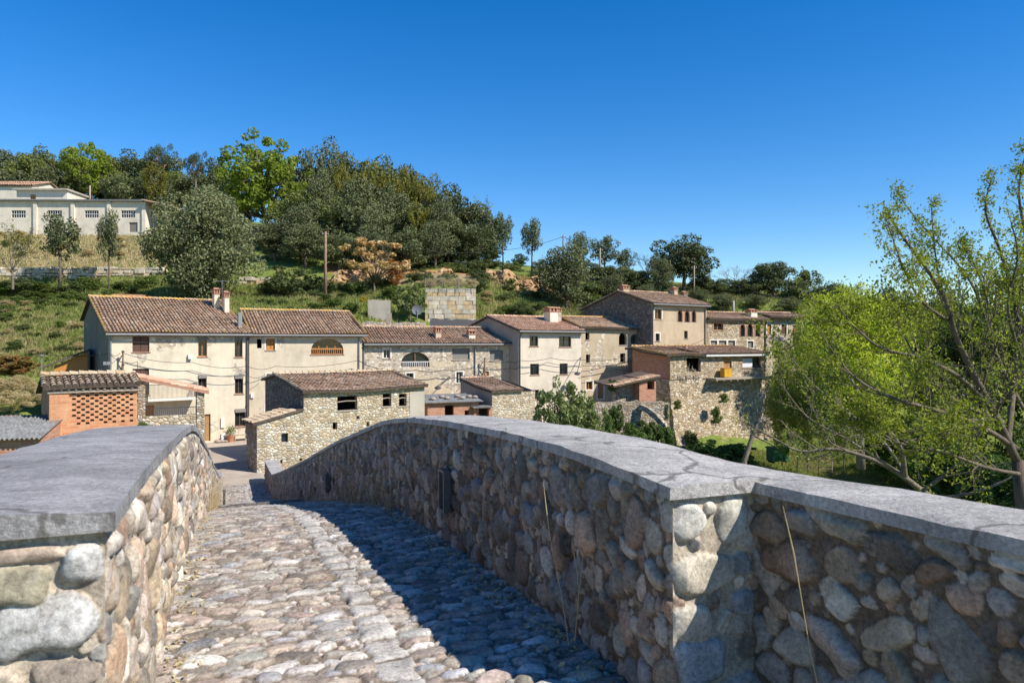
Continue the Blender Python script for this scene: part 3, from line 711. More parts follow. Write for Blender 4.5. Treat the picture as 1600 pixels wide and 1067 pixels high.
class House:
    def __init__(h, name, label, cat, u0, d0, u1, a, zb, group=None, W=None):
        h.a = R(a); ca, sa = math.cos(h.a), math.sin(h.a); h.ca, h.sa = ca, sa
        h.x0 = (u0-CU)/F*d0; h.y0 = d0; h.zb = zb
        k = (u1-CU)/F if u1 is not None else 0
        h.W = W or (k*d0-h.x0)/(ca-k*sa)
        h.e = thing(name, label, cat, (h.x0, h.y0, zb), h.a, group)
        h.holes = []; h.todo = []; h.seed = int(abs(u0)*7+d0) % 9999; h.rg = np.random.default_rng(h.seed)
    def px(h, u, v, y=0.0):
        rx = (u-CU)/F; rz = -(v-CV)/F
        t = (y-h.sa*h.x0+h.ca*h.y0)/(-h.sa*rx+h.ca)
        return (h.ca*(t*rx-h.x0)+h.sa*(t-h.y0), t*rz-h.zb)
    def world(h, w_, y, z): return Vector((h.x0+h.ca*w_-h.sa*y, h.y0+h.sa*w_+h.ca*y, h.zb+z))
    def rect(h, u0, v0, u1, v1):
        um, vm = (u0+u1)/2, (v0+v1)/2
        return h.px(u0, vm)[0], h.px(um, v1)[1], h.px(u1, vm)[0], h.px(um, v0)[1]
    def window(h, u0, v0, u1, v1, kind='glass', arch=False, surround=None, sill=True, name='window', label=None, frame='frame_dark', rise=None):
        x0, z0, x1, z1 = h.rect(u0, v0, u1, v1); z0 = max(z0, .02)
        x0 = max(x0, .06); x1 = min(x1, h.W-.06)
        if x1-x0 < .12: x1 = x0+.12
        if arch:
            rs = rise or min(.5*(x1-x0), .62*(z1-z0)); n = 10
            poly = [(x0, z0), (x1, z0)]+[((x0+x1)/2+(x1-x0)/2*math.cos(math.pi*k/n), z1-rs+rs*math.sin(math.pi*k/n)) for k in range(n+1)]
        else: poly = [(x0, z0), (x1, z0), (x1, z1), (x0, z1)]
        h.holes.append(poly); h.todo.append((poly, (x0, z0, x1, z1), kind, arch, surround, sill, name, label, frame))
    def finish_windows(h):
        for poly, (x0, z0, x1, z1), kind, arch, surround, sill, name, label, frame in h.todo:
            to3 = lambda a, b: (a, .21, b)
            w_ = x1-x0; hh = z1-z0; cx = (x0+x1)/2
            if kind == 'open': 
                if sill:
                    mb = MB(); mb.box((x0-.06, -.04, z0-.07), (x1+.06, .3, z0+.004)); mb.build('sill', M['sill'], h.e)
                continue
            fr = MB(); fw = .055 if w_ > .5 else .035
            ring = [((a-cx)*(1-fw/w_)+cx, (b-(z0+z1)/2)*(1-fw/hh)+(z0+z1)/2) for a, b in poly]
            for i in range(len(ring)):
                a, b = ring[i], ring[(i+1) % len(ring)]
                fr.beam((a[0], .185, a[1]), (b[0], .185, b[1]), fw, .06)
            if kind in ('glass', 'wooden') and w_ > .45 and not arch: fr.beam((cx, .185, z0), (cx, .185, z1), fw, .05)
            if kind == 'arched_wood':
                for t in (.25, .5, .75): fr.beam((x0+w_*t, .185, z0), (x0+w_*t, .185, z1-hh*.12), .075, .06)
                fr.beam((x0, .185, z0+hh*.36), (x1, .185, z0+hh*.36), .07, .06)
            if kind == 'loggia':
                fr.beam((cx-.02, .14, z0), (cx-.02, .14, z1), .13, .12)
            fm = {'wooden': 'wood_orange', 'wood': 'wood_orange', 'arched_wood': 'wood_orange', 'louver': 'wood_brown', 'blind': 'frame_dark'}.get(kind, frame)
            o = fr.build(name, M[fm], h.e)
            if label: o['label'] = label
            if kind in ('glass', 'wooden', 'arched_wood', 'loggia'):
                mb = MB(); mb.poly([poly], to3); mb.build('pane', M['glass'], o)
            elif kind in ('wood', 'louver', 'door'):
                mb = MB(); nlf = 2 if w_ > .65 else 1
                for k in range(nlf):
                    a0 = x0+w_*k/nlf+.012; a1 = x0+w_*(k+1)/nlf-.012
                    if kind == 'louver':
                        n = max(5, int(hh/.11))
                        for q in range(n): mb.beam((a0, .16, z0+hh*(q+.5)/n), (a1, .16, z0+hh*(q+.5)/n), .06, hh/n*.72)
                        mb.box((a0, .18, z0), (a1, .20, z1))
                    else:
                        mb.box((a0, .15, z0), (a1, .19, z1))
                        np_ = 2 if hh > .8 else 1
                        for q in range(np_):
                            b0 = z0+hh*q/np_+.09; b1 = z0+hh*(q+1)/np_-.09
                            if a1-a0 > .2 and b1-b0 > .1: mb.box((a0+.07, .135, b0), (a1-.07, .151, b1))
                mt = {'wood': 'wood_orange', 'louver': 'wood_brown', 'door': 'wood_door'}[kind]
                mb.build('leaf' if kind == 'door' else 'shutter', M[mt], o)
            elif kind == 'blind':
                mb = MB(); n = max(4, int(hh/.09))
                for q in range(n): mb.box((x0, .15+.012*(q % 2), z0+hh*q/n+.003), (x1, .18, z0+hh*(q+1)/n))
                mb.build('blind', M['blind'], o)
            elif kind == 'curtain':
                mb = MB(); mb.box((x0, .16, z0), (x0+w_*.62, .18, z1-.1)); mb.build('curtain', M['cloth'], o)
                mb = MB(); mb.poly([poly], to3); mb.build('pane', M['glass'], o)
            if kind == 'arched_wood' or kind == 'loggia':
                mb = MB(); zt = z0+min(.75, hh*.33)
                mb.beam((x0, .05, zt), (x1, .05, zt), .06, .07); n = int(w_/.16)
                for q in range(1, n): mb.tube([(x0+w_*q/n, .05, z0), (x0+w_*q/n, .05, z0+(zt-z0)*.5), (x0+w_*q/n, .05, zt)], [.022,.035,.022], 6)
                mb.build('balustrade', M['wood_orange' if kind == 'arched_wood' else 'frame_white'], o)
            if sill and kind != 'door':
                mb = MB(); mb.box((x0-.07, -.055, z0-.065), (x1+.07, .17, z0-.002)); mb.build('sill', M[sill if isinstance(sill, str) else 'sill'], o)
            if surround:
                mb = MB(); b = .13
                if arch:
                    up = poly[2:]; op = [((a-cx)*(1+2*b/w_)+cx, (z-z0)*(1+b/hh)+z0) for a, z in up]
                    for i in range(len(up)-1):
                        q = [up[i], up[i+1], op[i+1], op[i]]
                        mb.prism(q, lambda a, bb, y: (a, y, bb), -.02, .05)
                    mb.box((x0-b, -.02, z0), (x0, .05, up[-1][1])); mb.box((x1, -.02, z0), (x1+b, .05, up[0][1]))
                else:
                    mb.box((x0-b, -.02, z1), (x1+b, .05, z1+b)); mb.box((x0-b, -.02, z0), (x0, .05, z1)); mb.box((x1, -.02, z0), (x1+b, .05, z1))
                    if sill is False: mb.box((x0-b, -.02, z0-b), (x1+b, .05, z0))
                mb.build('surround', M[surround], o)
    def walls(h, He, Q, qr, pitch, front='plaster_cream', side=None, back_pitch=None, shape='gable', left=None, right=None):
        """front wall with openings, two side walls and back; roof line rises from He at y=0 to the ridge at y=qr"""
        side = side or front; mb = MB(); Wd = h.W
        mats = [M[front], M[left or side], M[right or side]]
        out = [(0, 0), (Wd, 0), (Wd, He), (0, He)]
        mb.poly([out]+h.holes, lambda a, b: (a, 0, b))
        for lp in h.holes:
            n = len(lp)
            for i in range(n):
                a, b = lp[i], lp[(i+1) % n]
                mb.add([(a[0], 0, a[1]), (b[0], 0, b[1]), (b[0], .32, b[1]), (a[0], .32, a[1])], [(0, 1, 2, 3)])
        h.He, h.Q, h.qr, h.pitch = He, Q, qr, pitch
        h.zr = He+qr*pitch; h.bp = back_pitch if back_pitch is not None else pitch
        zq = h.zr-(Q-qr)*h.bp if Q > qr else h.zr
        prof_ = [(0, 0), (Q, 0), (Q, zq)]+([(qr, h.zr)] if Q > qr+.01 else [])+[(0, He)]
        mb.poly([prof_], lambda a, b: (0, a, b), 1, True); mb.poly([prof_], lambda a, b: (Wd, a, b), 2)
        mb.add([(0, Q, 0), (Wd, Q, 0), (Wd, Q, zq), (0, Q, zq)], [(0, 3, 2, 1)], 1)
        mb.add([(0, .01, .03), (Wd, .01, .03), (Wd, Q, .03), (0, Q, .03)], [(0, 1, 2, 3)], 1)
        h.wall = mb.build('wall', mats, h.e); h.finish_windows(); return h
    def roof(h, mat='tile', ov=.42, vl=.12, vr=.12, pw=.23, course=.36, r=.092, cornice=True, gutter=False, caps='tile_grey', sagamp=.03, x0=None, x1=None):
        mb = MB(); Wd = h.W; a = math.atan(h.pitch); c, s = math.cos(a), math.sin(a)
        X0 = -vl if x0 is None else x0; X1 = Wd+vr if x1 is None else x1
        O = Vector((X0, -ov, h.He-ov*h.pitch+.10)); ex = Vector((1, 0, 0)); es = Vector((0, c, s)); en = Vector((0, -s, c))
        Ls = (h.qr+ov)/c; ph = [h.rg.uniform(0, 6.3) for _ in range(4)]
        sag = lambda x, t: sagamp*(math.sin(x*.9+ph[0])+math.sin(t*1.3+x*.4+ph[1]))-sagamp*1.6*math.sin(math.pi*min(1, t/Ls))
        n = max(2, int(round((X1-X0)/pw))); pw = (X1-X0)/n; ny_ = max(2, int(Ls/course)); course = Ls/ny_
        g0 = lambda x, t, k: O+ex*x+es*t+en*(sag(x, t)+k)
        gxn, gyn = 13, 7; V = []; 
        for k in (0.0, -.09):
            for j in range(gyn):
                for i in range(gxn): V.append(g0((X1-X0)*i/(gxn-1), Ls*j/(gyn-1), k))
        fs = [(j*gxn+i, j*gxn+i+1, (j+1)*gxn+i+1, (j+1)*gxn+i) for j in range(gyn-1) for i in range(gxn-1)]
        o2 = gxn*gyn; fs += [tuple(o2+q for q in reversed(f)) for f in fs]
        for i in range(gxn-1): fs.append((i, o2+i, o2+i+1, i+1)); b = (gyn-1)*gxn; fs.append((b+i+1, o2+b+i+1, o2+b+i, b+i))
        for j in range(gyn-1): fs.append(((j+1)*gxn, o2+(j+1)*gxn, o2+j*gxn, j*gxn)); e = gxn-1; fs.append((j*gxn+e, o2+j*gxn+e, o2+(j+1)*gxn+e, (j+1)*gxn+e))
        mb.add(V, fs, 1)
        tiles(mb, O, ex, es, en, n, ny_, pw, course, r, h.rg, 0, sag, 2 if caps == 'tile_lichen' else None)
        if h.Q > h.qr+.3:                                             # back slope
            bl = h.Q-h.qr+.3; z0 = h.zr+.10; z1 = z0-bl*h.bp
            vs = [(X0, h.qr, z0), (X1, h.qr, z0), (X1, h.qr+bl, z1), (X0, h.qr+bl, z1)]
            vs += [(x, y, z-.09) for x, y, z in vs]
            mb.add(vs, [(0, 1, 2, 3), (7, 6, 5, 4), (1, 0, 4, 5), (2, 1, 5, 6), (3, 2, 6, 7), (0, 3, 7, 4)], 1)
            ab = math.atan(h.bp); tiles(mb, Vector((X0, h.qr+bl, z1)), ex, Vector((0, -math.cos(ab), math.sin(ab))), Vector((0, math.sin(ab), math.cos(ab))), n, max(1, int(bl/math.cos(ab)/course)), pw, course, r, h.rg, 0)
        tiles(mb, Vector((X0, h.qr, h.zr+.16+sag(0, Ls)*.5)), Vector((0, -1, 0)), ex, Vector((0, 0, 1)), 1, int((X1-X0)/course), .0, course, r*1.15, h.rg, 2)
        for xx in (X0+.05, X1-.05): tiles(mb, O+ex*(xx-X0)+en*.05, ex, es, en, 1, ny_, .0, course, r*1.1, h.rg, 2, None)
        if cornice:
            for i in range(int((X1-X0)/.3)): mb.box((X0+.1+i*.3, -ov+.08, h.He-.13-.0*i), (X0+.2+i*.3, .02, h.He-.03), 3)
            mb.box((max(X0, -.05), -.16, h.He-.26), (min(X1, Wd+.05), .012, h.He-.135), 3)
        h.roofo = mb.build('roof', [M[mat], M['pan'], M[caps], M['sill']], h.e)
        if gutter:
            gm = MB(); z = h.He-ov*h.pitch+.02
            gm.tube([(X0, -ov-.05, z), (X1, -ov-.05, z)], .065, 8); gm.build('gutter', M['zinc'], h.roofo)
        return h
    def chimney(h, u, v0, v1, wpx, y=None, d=.6, mat='plaster_cream', cap='tile', label=None):
        y = h.qr*.5 if y is None else y
        x, zt = h.px(u, v0, y); xa, _ = h.px(u-wpx/2, v0, y); xb, zb_ = h.px(u+wpx/2, v1, y); w_ = (xb-xa)/2
        zb_ = min(zb_, h.He+min(y, h.qr)*h.pitch)-.15
        mb = MB(); cap_h = min(.45, (zt-zb_)*.3)
        mb.box((x-w_*.82, y-d/2, zb_), (x+w_*.82, y+d/2, zt-cap_h), 0)
        mb.box((x-w_, y-d/2-.06, zt-cap_h+.002), (x+w_, y+d/2+.06, zt-cap_h+.07), 1)
        for sx_ in (-.72, 0, .72): mb.box((x+w_*sx_-w_*.18, y-d/2, zt-cap_h+.072), (x+w_*sx_+w_*.18, y+d/2, zt-.09), 1)
        mb.box((x-w_*1.05, y-d/2-.08, zt-.088), (x+w_*1.05, y+d/2+.08, zt-.03), 1)
        mb.tube([(x-w_*.8, y, zt-.02), (x+w_*.8, y, zt-.02)], .1, 8, 1)
        o = mb.build('chimney', [M[mat], M['brick_sill']], h.roofo)
        if label: o['label'] = label
    def pipe(h, u, v0, v1, mat='pipe', r=.055, y=-.09, bend=True):
        x, z1 = h.px(u, v0, y); _, z0 = h.px(u, v1, y); mb = MB()
        pts = [(x, y, z0), (x, y, z1-.35)]
        pts += [(x+.02, y-.3, z1)] if bend else [(x, y, z1)]
        mb.tube(pts, r, 8)
        zz = z0+.5
        while zz < z1-.5: mb.tube([(x, y, zz), (x, y, zz+.05)], r*1.35, 8); mb.beam((x, y, zz+.02), (x, .01, zz+.02), .03, .03); zz += 1.8
        mb.build('downpipe', M[mat], h.e)
    def boxpart(h, name, mat, u0, v0, u1, v1, y0, y1, label=None, parent=None):
        x0, z0, x1, z1 = h.rect(u0, v0, u1, v1); mb = MB(); mb.box((x0, y0, z0), (x1, y1, z1)); o = mb.build(name, M[mat], parent or h.e)
        if label: o['label'] = label
        return o
    def patch_box(h): pass
    def eave(h, v, u, y=0.0): return h.px(u, v, y)[1]

ZB = -7.4
# A: long house at the end of the bridge
A = House('village_house', 'long cream plastered house with brown louvred shutters at the end of the bridge', 'house', 170, 48, 388, 38, ZB)
for a in ((207,525,233.5,550,'louver'),(309.7,528.5,323.5,557,'wooden'),(366.7,529,379,558,'glass'),(207,576,233,617.5,'louver'),(309.7,587,323,606,'glass'),(367,587,380,615,'glass'),(367,640,383.7,666,'glass')):
    A.window(*a[:4], a[4], sill='brick_sill', frame='wood_brown', surround=None)
A.window(319.7,647,329,689,'door',name='door',sill=False)
A.window(228,633,241,652,'wood',sill=False)
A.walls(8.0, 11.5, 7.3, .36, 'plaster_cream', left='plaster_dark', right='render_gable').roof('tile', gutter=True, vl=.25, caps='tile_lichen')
A.chimney(337.5,451,475,10,y=5.6,mat='plaster_cream'); A.chimney(353,456,484,9,y=4.6,mat='plaster_white')
A.boxpart('flue', 'zinc', 378.5,487,384.5,515, .9, 1.15)
A.pipe(173,521,585,'zinc'); A.pipe(386.5,521,682,'pipe',r=.08)
for (u0,v0,u1,v1) in ((309.7,527.2,323.5,531.5),(366.7,527.2,379,532),(309.7,585.7,323,591),(366.7,585.7,380,591.5),(367,638.5,383.7,644)): A.boxpart('rolled_blind','blind',u0,v0,u1,v1,-.09,.12)
x0,z0,x1,z1 = A.rect(226,617.5,302,621.5); mb = MB(); mb.box((x0,-1.15,z0-.12),(x1,-.003,z0+.05)); bal = mb.build('balcony', M['surround'], A.e)
mb = MB(); zt = z0+1.0
mb.beam((x0,-1.1,zt),(x1,-1.1,zt),.04,.04); mb.beam((x0,-1.1,zt),(x0,0,zt),.04,.04); mb.beam((x1,-1.1,zt),(x1,0,zt),.04,.04)
for i in range(40): x = x0+(x1-x0)*i/39; mb.beam((x,-1.1,z0+.05),(x,-1.1,zt),.018,.018)
for x in (x0,x1):
    for i in range(1,9): mb.beam((x,-1.1+i*.12,z0+.05),(x,-1.1+i*.12,zt),.018,.018)
mb.build('railing', M['iron'], bal)
A.boxpart('meter_box','surround',344.5,653,350.5,668,-.12,-.003); A.boxpart('meter_box','frame_white',345,677,353,687,-.10,-.003)
A.boxpart('lamp_bracket','zinc',160,565,171,570,-.35,-.05)
A.boxpart('floodlight','frame_white',293,554,299,561,-.22,-.01)
# B: house with the wooden arched window
B = House('village_house', 'cream house with a wide wooden arched window and orange shutters', 'house', 389.5, 54.2, 566, 28, ZB)
B.window(401.5,530,409,544,'open',sill=False); B.window(415.6,529,429.7,547,'wood',surround='surround'); B.window(486,529,536.6,553.5,'arched_wood',arch=True,rise=.85,sill='brick_sill',surround=None)
B.window(416.6,584,427,604,'wood',surround='surround'); B.window(415,634,427,648,'wood',surround='surround')
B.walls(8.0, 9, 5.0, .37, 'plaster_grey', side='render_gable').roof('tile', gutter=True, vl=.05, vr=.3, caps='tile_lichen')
B.pipe(561,521,600,'zinc'); B.boxpart('meter_box','frame_white',391.5,614.5,396.5,621.5,-.12,-.003)
# C: long low house with loggia
C = House('village_house', 'long low house of patchy stone and plaster with a double arched loggia', 'house', 568, 58.6, 808, 25, ZB)
for a in ((599.4,546,609.7,560,'glass'),(635,583,646,596,'glass'),(713,581,723,599,'glass')): C.window(*a, surround='surround', frame='turquoise' if a[0]==635 else 'frame_white')
C.window(627,550,671,573,'loggia',arch=True,rise=.85,sill=False,frame='wood_brown'); C.window(706.6,544.8,734,562,'blind'); C.window(765,547,786,563,'blind'); C.window(754.8,580,763.8,602,'door',name='door',sill=False)
C.walls(C.eave(538,570)+.1, 7.5, 3.4, .36, 'plaster_tan', side='render_gable').roof('tile_brown', gutter=True, caps='tile_brown', vl=.05, vr=.0)
C.chimney(683.5,511,535,10,y=1.0,mat='plaster_tan'); C.chimney(736,516,536,12,y=.9,mat='white_wall')
C.pipe(742.5,541,602,'zinc'); C.pipe(807,542,610,'pipe'); C.pipe(568.5,540,580,'zinc')
# E: pale house
Eh = House('village_house', 'tall pale pink rendered house with red tile roof and square windows in two rows', 'house', 810, 63, 908, 36, ZB)
for a in ((827.5,525,841,541),(873.4,526,892.6,542),(828.4,568.4,842.5,585.6),(874.4,567.8,887,585),(831.6,609,842.5,624)): Eh.window(*a,'glass',sill='brick_sill',frame='frame_dark')
Eh.walls(Eh.eave(518.5,810)+.12, 10, 4.7, .27, 'plaster_white', side='render_gable').roof('tile_red', gutter=True, caps='tile_red', vl=.2, sagamp=.012)
Eh.chimney(861,480.5,506,15,y=3.0,mat='white_wall',d=.9); Eh.pipe(812.5,520,612,'pipe')
# F: beige stone house
Fh = House('village_house', 'beige stone house with two arched openings under an orange lichened eave', 'house', 907, 67.8, 1018, 30, ZB+.2)
for a in ((914.7,520,921,531),(915.6,553.8,922,566.5),(969,552,977,566),(995.5,552,1001.7,565)): Fh.window(*a,'open')
Fh.window(916,596,925.7,608.5,'wooden',surround='surround',sill=False); Fh.window(933.7,596,942.8,622.5,'door',surround='surround',name='door',sill=False)
for a in ((967,520,979.6,539),(985.5,522,998,537)): Fh.window(*a,'open',arch=True)
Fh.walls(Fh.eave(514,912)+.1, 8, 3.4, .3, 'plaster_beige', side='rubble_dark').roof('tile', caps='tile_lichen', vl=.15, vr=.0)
Fh.chimney(871,481,500,9,y=2.6,mat='plaster_tan')
# D: tall ochre house with dark stone gable
Dh = House('village_house', 'tallest ochre house with three small arched windows and a dark stone gable', 'house', 1018, 69.5, 1104, 35, ZB+.6)
Dh.window(1023,483,1033.7,499,'wooden',surround='surround')
for a in ((1059,485,1066,503),(1070,486,1077.3,503.6),(1081,486,1087,503.6)): Dh.window(*a,'glass',arch=True,sill=False,surround='brick_sill')
Dh.window(1024,521,1030.6,533,'glass',surround='surround'); Dh.window(1069,517,1074.6,529,'glass')
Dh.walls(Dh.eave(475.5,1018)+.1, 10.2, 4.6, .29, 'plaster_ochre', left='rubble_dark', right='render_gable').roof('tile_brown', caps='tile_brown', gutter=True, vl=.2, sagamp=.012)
Dh.chimney(975.5,446,463,11,y=4.4,mat='plaster_ochre'); Dh.chimney(1053,449,463,6,y=4.2,mat='plaster_ochre'); Dh.chimney(1068,456,466,7,y=4.2,mat='plaster_dark')
Dh.pipe(1020,476,548,'pipe'); Dh.pipe(1102,480,545,'pipe')
# G: stone house with triple arch
Gh = House('village_house', 'brown rubble stone house with a row of three arched windows and a white chimney', 'house', 1105, 74.2, 1197, 30, ZB+1.2)
Gh.window(1115,505,1130,516,'wooden',surround='brick_sill')
for a in ((1156.5,507,1164,526),(1167.7,506.5,1176,526),(1180,506.5,1188,526)): Gh.window(*a,'glass',arch=True,sill=False,surround='brick_sill')
for a in ((1110,532,1120.5,541),(1123,532,1135,541),(1137.5,532,1148.5,541),(1168,533,1177,543.5)): Gh.window(*a,'blind',sill=False,surround='surround')
Gh.walls(Gh.eave(500,1106)+.1, 7, 3.0, .24, 'rubble_tan').roof('tile_brown', caps='tile_brown', vl=.1, vr=.2)
Gh.chimney(1174,483.5,497.5,12,y=1.4,mat='white_wall',d=.8); Gh.pipe(1196,502,548,'pipe',r=.08)
# H: far house
Hh = House('village_house', 'farthest pale stone house with dark wooden windows under a timber eave', 'house', 1197.5, 81, 1256, 26, ZB+1.6)
for a in ((1198.5,507,1205,522,'wood'),(1220.7,507,1229,522,'louver'),(1238,508,1245.6,521.5,'wood')): Hh.window(*a,surround='surround')
Hh.walls(Hh.eave(496,1199)+.1, 6, 2.0, .2, 'rubble_pale').roof('tile_brown', caps='tile_brown', ov=.7, vl=.1)
mb = MB()
for i in range(8): x = .2+i*(Hh.W-.4)/7; mb.beam((x,-.62,Hh.He-.10),(x,.02,Hh.He-.02),.12,.14)
mb.build('rafter', M['wood_orange'], Hh.e)
# I: lower house on the river wall
ZI = -3.35
Ih = House('village_house', 'low stone house with a wooden balcony perched on the tall river wall', 'house', 1047, 64, 1196, 30, ZI-.05)
Ih.window(1073,559.5,1095,581,'open',sill=False); Ih.window(1131,559.5,1143,580.5,'door',name='door',sill=False); Ih.window(1160,558,1188,574.5,'curtain',surround='brick_sill',frame='wood_brown')
Ih.walls(Ih.eave(556,1049)-.02, 5.2, 4.6, .135, 'rubble_tan', left='brick_red', right='rubble').roof('tile_brown', caps='tile_lichen', vl=.7, vr=.1, sagamp=.05, cornice=False, pw=.29, r=.125, course=.44)
mb = MB(); xs = Ih.px(1098,553)[0]
mb.beam((xs,-.45,Ih.He+.01),(Ih.W+.15,-.45,Ih.He+.01),.05,.16); mb.build('eave_board', M['frame_white'], Ih.roofo)
mb = MB(); xs0 = Ih.px(1060,545)[0]
tiles(mb, Vector((Ih.px(1098,553)[0]-.2,-.5,Ih.He+.15)), Vector((1,0,0)), Vector((0,.991,.133)), Vector((0,-.133,.991)), int((Ih.W-xs+.4)/.29), 11, .29, .44, .125, Ih.rg)
mb.build('upper_roof', [M['tile_brown'], M['pan']], Ih.roofo)
xs, zz = Ih.px(1103,581.5); xe, _ = Ih.px(1191,581.5); zz = .05
mb = MB(); mb.box((xs,-1.25,zz-.16),(xe,-.003,zz)); 
for i in range(9): x = xs+.2+i*(xe-xs-.4)/8; mb.box((x-.06,-1.2,zz-.3),(x+.06,-.004,zz-.161))
mb.build('balcony', M['wood_grey'], Ih.e)
Ih.boxpart('flue','brick_sill',1098,541,1101,549,2.2,2.5)
# river wall under I
wi = thing('retaining_wall', 'tall rough stone river wall beneath the low house with the balcony', 'wall', (Ih.x0, Ih.y0, -11.2), Ih.a)
mb = MB(); hw = ZI+11.2-.06; nxw, nzw = 50, 26; rg = np.random.default_rng(9); V = []
bmp = rg.normal(0, .06, (nzw+1, nxw+1))
for j in range(nzw+1):
    for i in range(nxw+1): t = j/nzw; V.append((-.12+i*(Ih.W+.5)/nxw, -.10-1.5*(1-t)**1.6-.35*math.exp(-((i/nxw-.7)/.3)**2)*(1-t)+bmp[j,i], hw*t))
fs = [(j*(nxw+1)+i, j*(nxw+1)+i+1, (j+1)*(nxw+1)+i+1, (j+1)*(nxw+1)+i) for j in range(nzw) for i in range(nxw)]
mb.add(V, fs)
k = nxw+1; top = nzw*k
for side in (0, nxw):
    col = [j*k+side for j in range(nzw+1)]; vs = [V[c] for c in col]+[(V[col[0]][0], 5.5, V[c][2]) for c in col]; n = len(col)
    mb.add(vs, [((j, j+1, n+j+1, n+j) if side else (n+j, n+j+1, j+1, j)) for j in range(n-1)])
mb.add([V[top], V[top+nxw], (Ih.W+.38, 5.5, hw), (-.12, 5.5, hw)], [(0,1,2,3)])
mb.build('masonry', M['rubble_tan'], wi, True)
# yellow cabinet, firewood, on the balcony floor
x0,z0,x1,z1 = Ih.rect(1121.5,570,1133,580.5); p = Ih.world((x0+x1)/2,-.55,.05)
t = thing('cabinet', 'yellow wooden cabinet standing on the river house balcony', 'cabinet', p, Ih.a)
mb = MB(); w2 = (x1-x0)/2; mb.box((-w2,-.25,.06),(w2,.25,.85)); mb.build('body', M['yellow'], t)
mb = MB(); mb.box((-w2-.03,-.28,.852),(w2+.03,.28,.89)); mb.build('top', M['wood_orange'], t)
for sx_ in (-1,1): mb = MB(); mb.box((min(sx_*.01,sx_*(w2-.03)),-.268,.1),(max(sx_*.01,sx_*(w2-.03)),-.252,.82)); mb.build('door', M['yellow'], t)
t = thing('branch_pile', 'pile of dry grey branches leaning in the open shed beside the balcony', 'branches', Ih.world(Ih.px(1078,580)[0], .1, .05), Ih.a)
mb = MB(); rg = random.Random(4)
for i in range(26): x = rg.uniform(-1.7,1.0); mb.tube([(x,-.25+rg.uniform(-.2,.4),0),(x+rg.uniform(-.3,.5),.1,.5),(x+rg.uniform(-.5,.9),.3+rg.uniform(-.2,.2),rg.uniform(.7,1.5))],[.04,.03,.012],5)
mb.build('branches', M['wood_grey'], t)
# M: stone barn beside the bridge end with its low annex
Mb = House('stone_barn', 'rubble stone barn with gaping dark openings and sagging tile roof beside the bridge', 'barn', 474.5, 41.7, 663, 38, -9.6)
for a in ((527,619,558,641),(598,615,611.6,635),(623.4,615,635.4,634.5)): Mb.window(*a,'open')
for a in ((519.7,660,527,671),(573,659,577.3,666.5),(557,650,562,654.7)): Mb.window(*a,'open',sill=False)
Mb.walls(Mb.eave(615.5,476)+.08, 6.5, 4.6, .165, 'rubble_pale', left='rubble_dark', right='rubble').roof('tile', caps='tile_grey', vl=.18, vr=.1, sagamp=.045, cornice=False, ov=.3)
for (u0,v0,u1,v1,nb) in ((527,619,558,641,1),(598,615,611.6,635,1),(623.4,615,635.4,634.5,1)):
    x0,z0,x1,z1 = Mb.rect(u0,v0,u1,v1); mb = MB(); zz = z0+(z1-z0)*.6; mb.tube([(x0-.05,.1,zz),((x0+x1)/2,.12,zz+.05),(x1+.05,.1,zz+.02)],.035,6); mb.build('rail', M['wood_grey'], Mb.e)
mb = MB()
x0,_ = Mb.px(640,620); mb.box((x0,-.03,.6),(Mb.W,-.003,Mb.He-.25))
mb.build('render_patch', M['concrete'], Mb.e)
An = House('stone_annex', 'low lean to stone annex with a clay tile verge next to the rubble barn', 'annex', 401.5, 40.0, 474, 38, -9.6)
An.window(439.6,677,450.3,691,'glass',sill=False); An.window(468,716,472,720,'open',sill=False); An.window(438,718,441.5,723.5,'open',sill=False)
An.W += .05
# lean-to: its roof rises towards the barn, so the front wall has a sloping top
zl = An.px(401.5,663)[1]; zr_ = An.px(472,641)[1]
mb = MB(); out = [(0,0),(An.W,0),(An.W,zr_),(0,zl)]
mb.poly([out]+An.holes, lambda a,b:(a,0,b))
for lp in An.holes:
    for i in range(4): a,b = lp[i],lp[(i+1)%4]; mb.add([(a[0],0,a[1]),(b[0],0,b[1]),(b[0],.32,b[1]),(a[0],.32,a[1])],[(0,1,2,3)])
QA = 1.8
mb.add([(0,0,0),(0,QA,0),(0,QA,zl),(0,0,zl)],[(0,3,2,1)],1); mb.add([(0,QA,0),(An.W,QA,0),(An.W,QA,zr_),(0,QA,zl)],[(0,3,2,1)],1)
mb.build('wall',[M['rubble_pale'],M['rubble']],An.e); An.finish_windows()
es = Vector((An.W,0,zr_-zl)); Ls = es.length; es.normalize(); en = Vector((-es.z,0,es.x))
mb = MB(); o = Vector((-.25,-.12,zl+.05))
q = [o, o+es*(Ls+.22), o+es*(Ls+.22)+Vector((0,QA+.3,0)), o+Vector((0,QA+.3,0))]; q2 = [p-en*.09 for p in q]
mb.add(q+q2,[(0,1,2,3),(7,6,5,4),(0,4,5,1),(1,5,6,2),(2,6,7,3),(3,7,4,0)],1)
tiles(mb, o+Vector((0,QA+.25,0)), Vector((0,-1,0)), es, en, int((QA+.3)/.24), int(Ls/.36), .24, .36, .095, An.rg)
mb.build('roof',[M['tile_grey'],M['pan']],An.e)
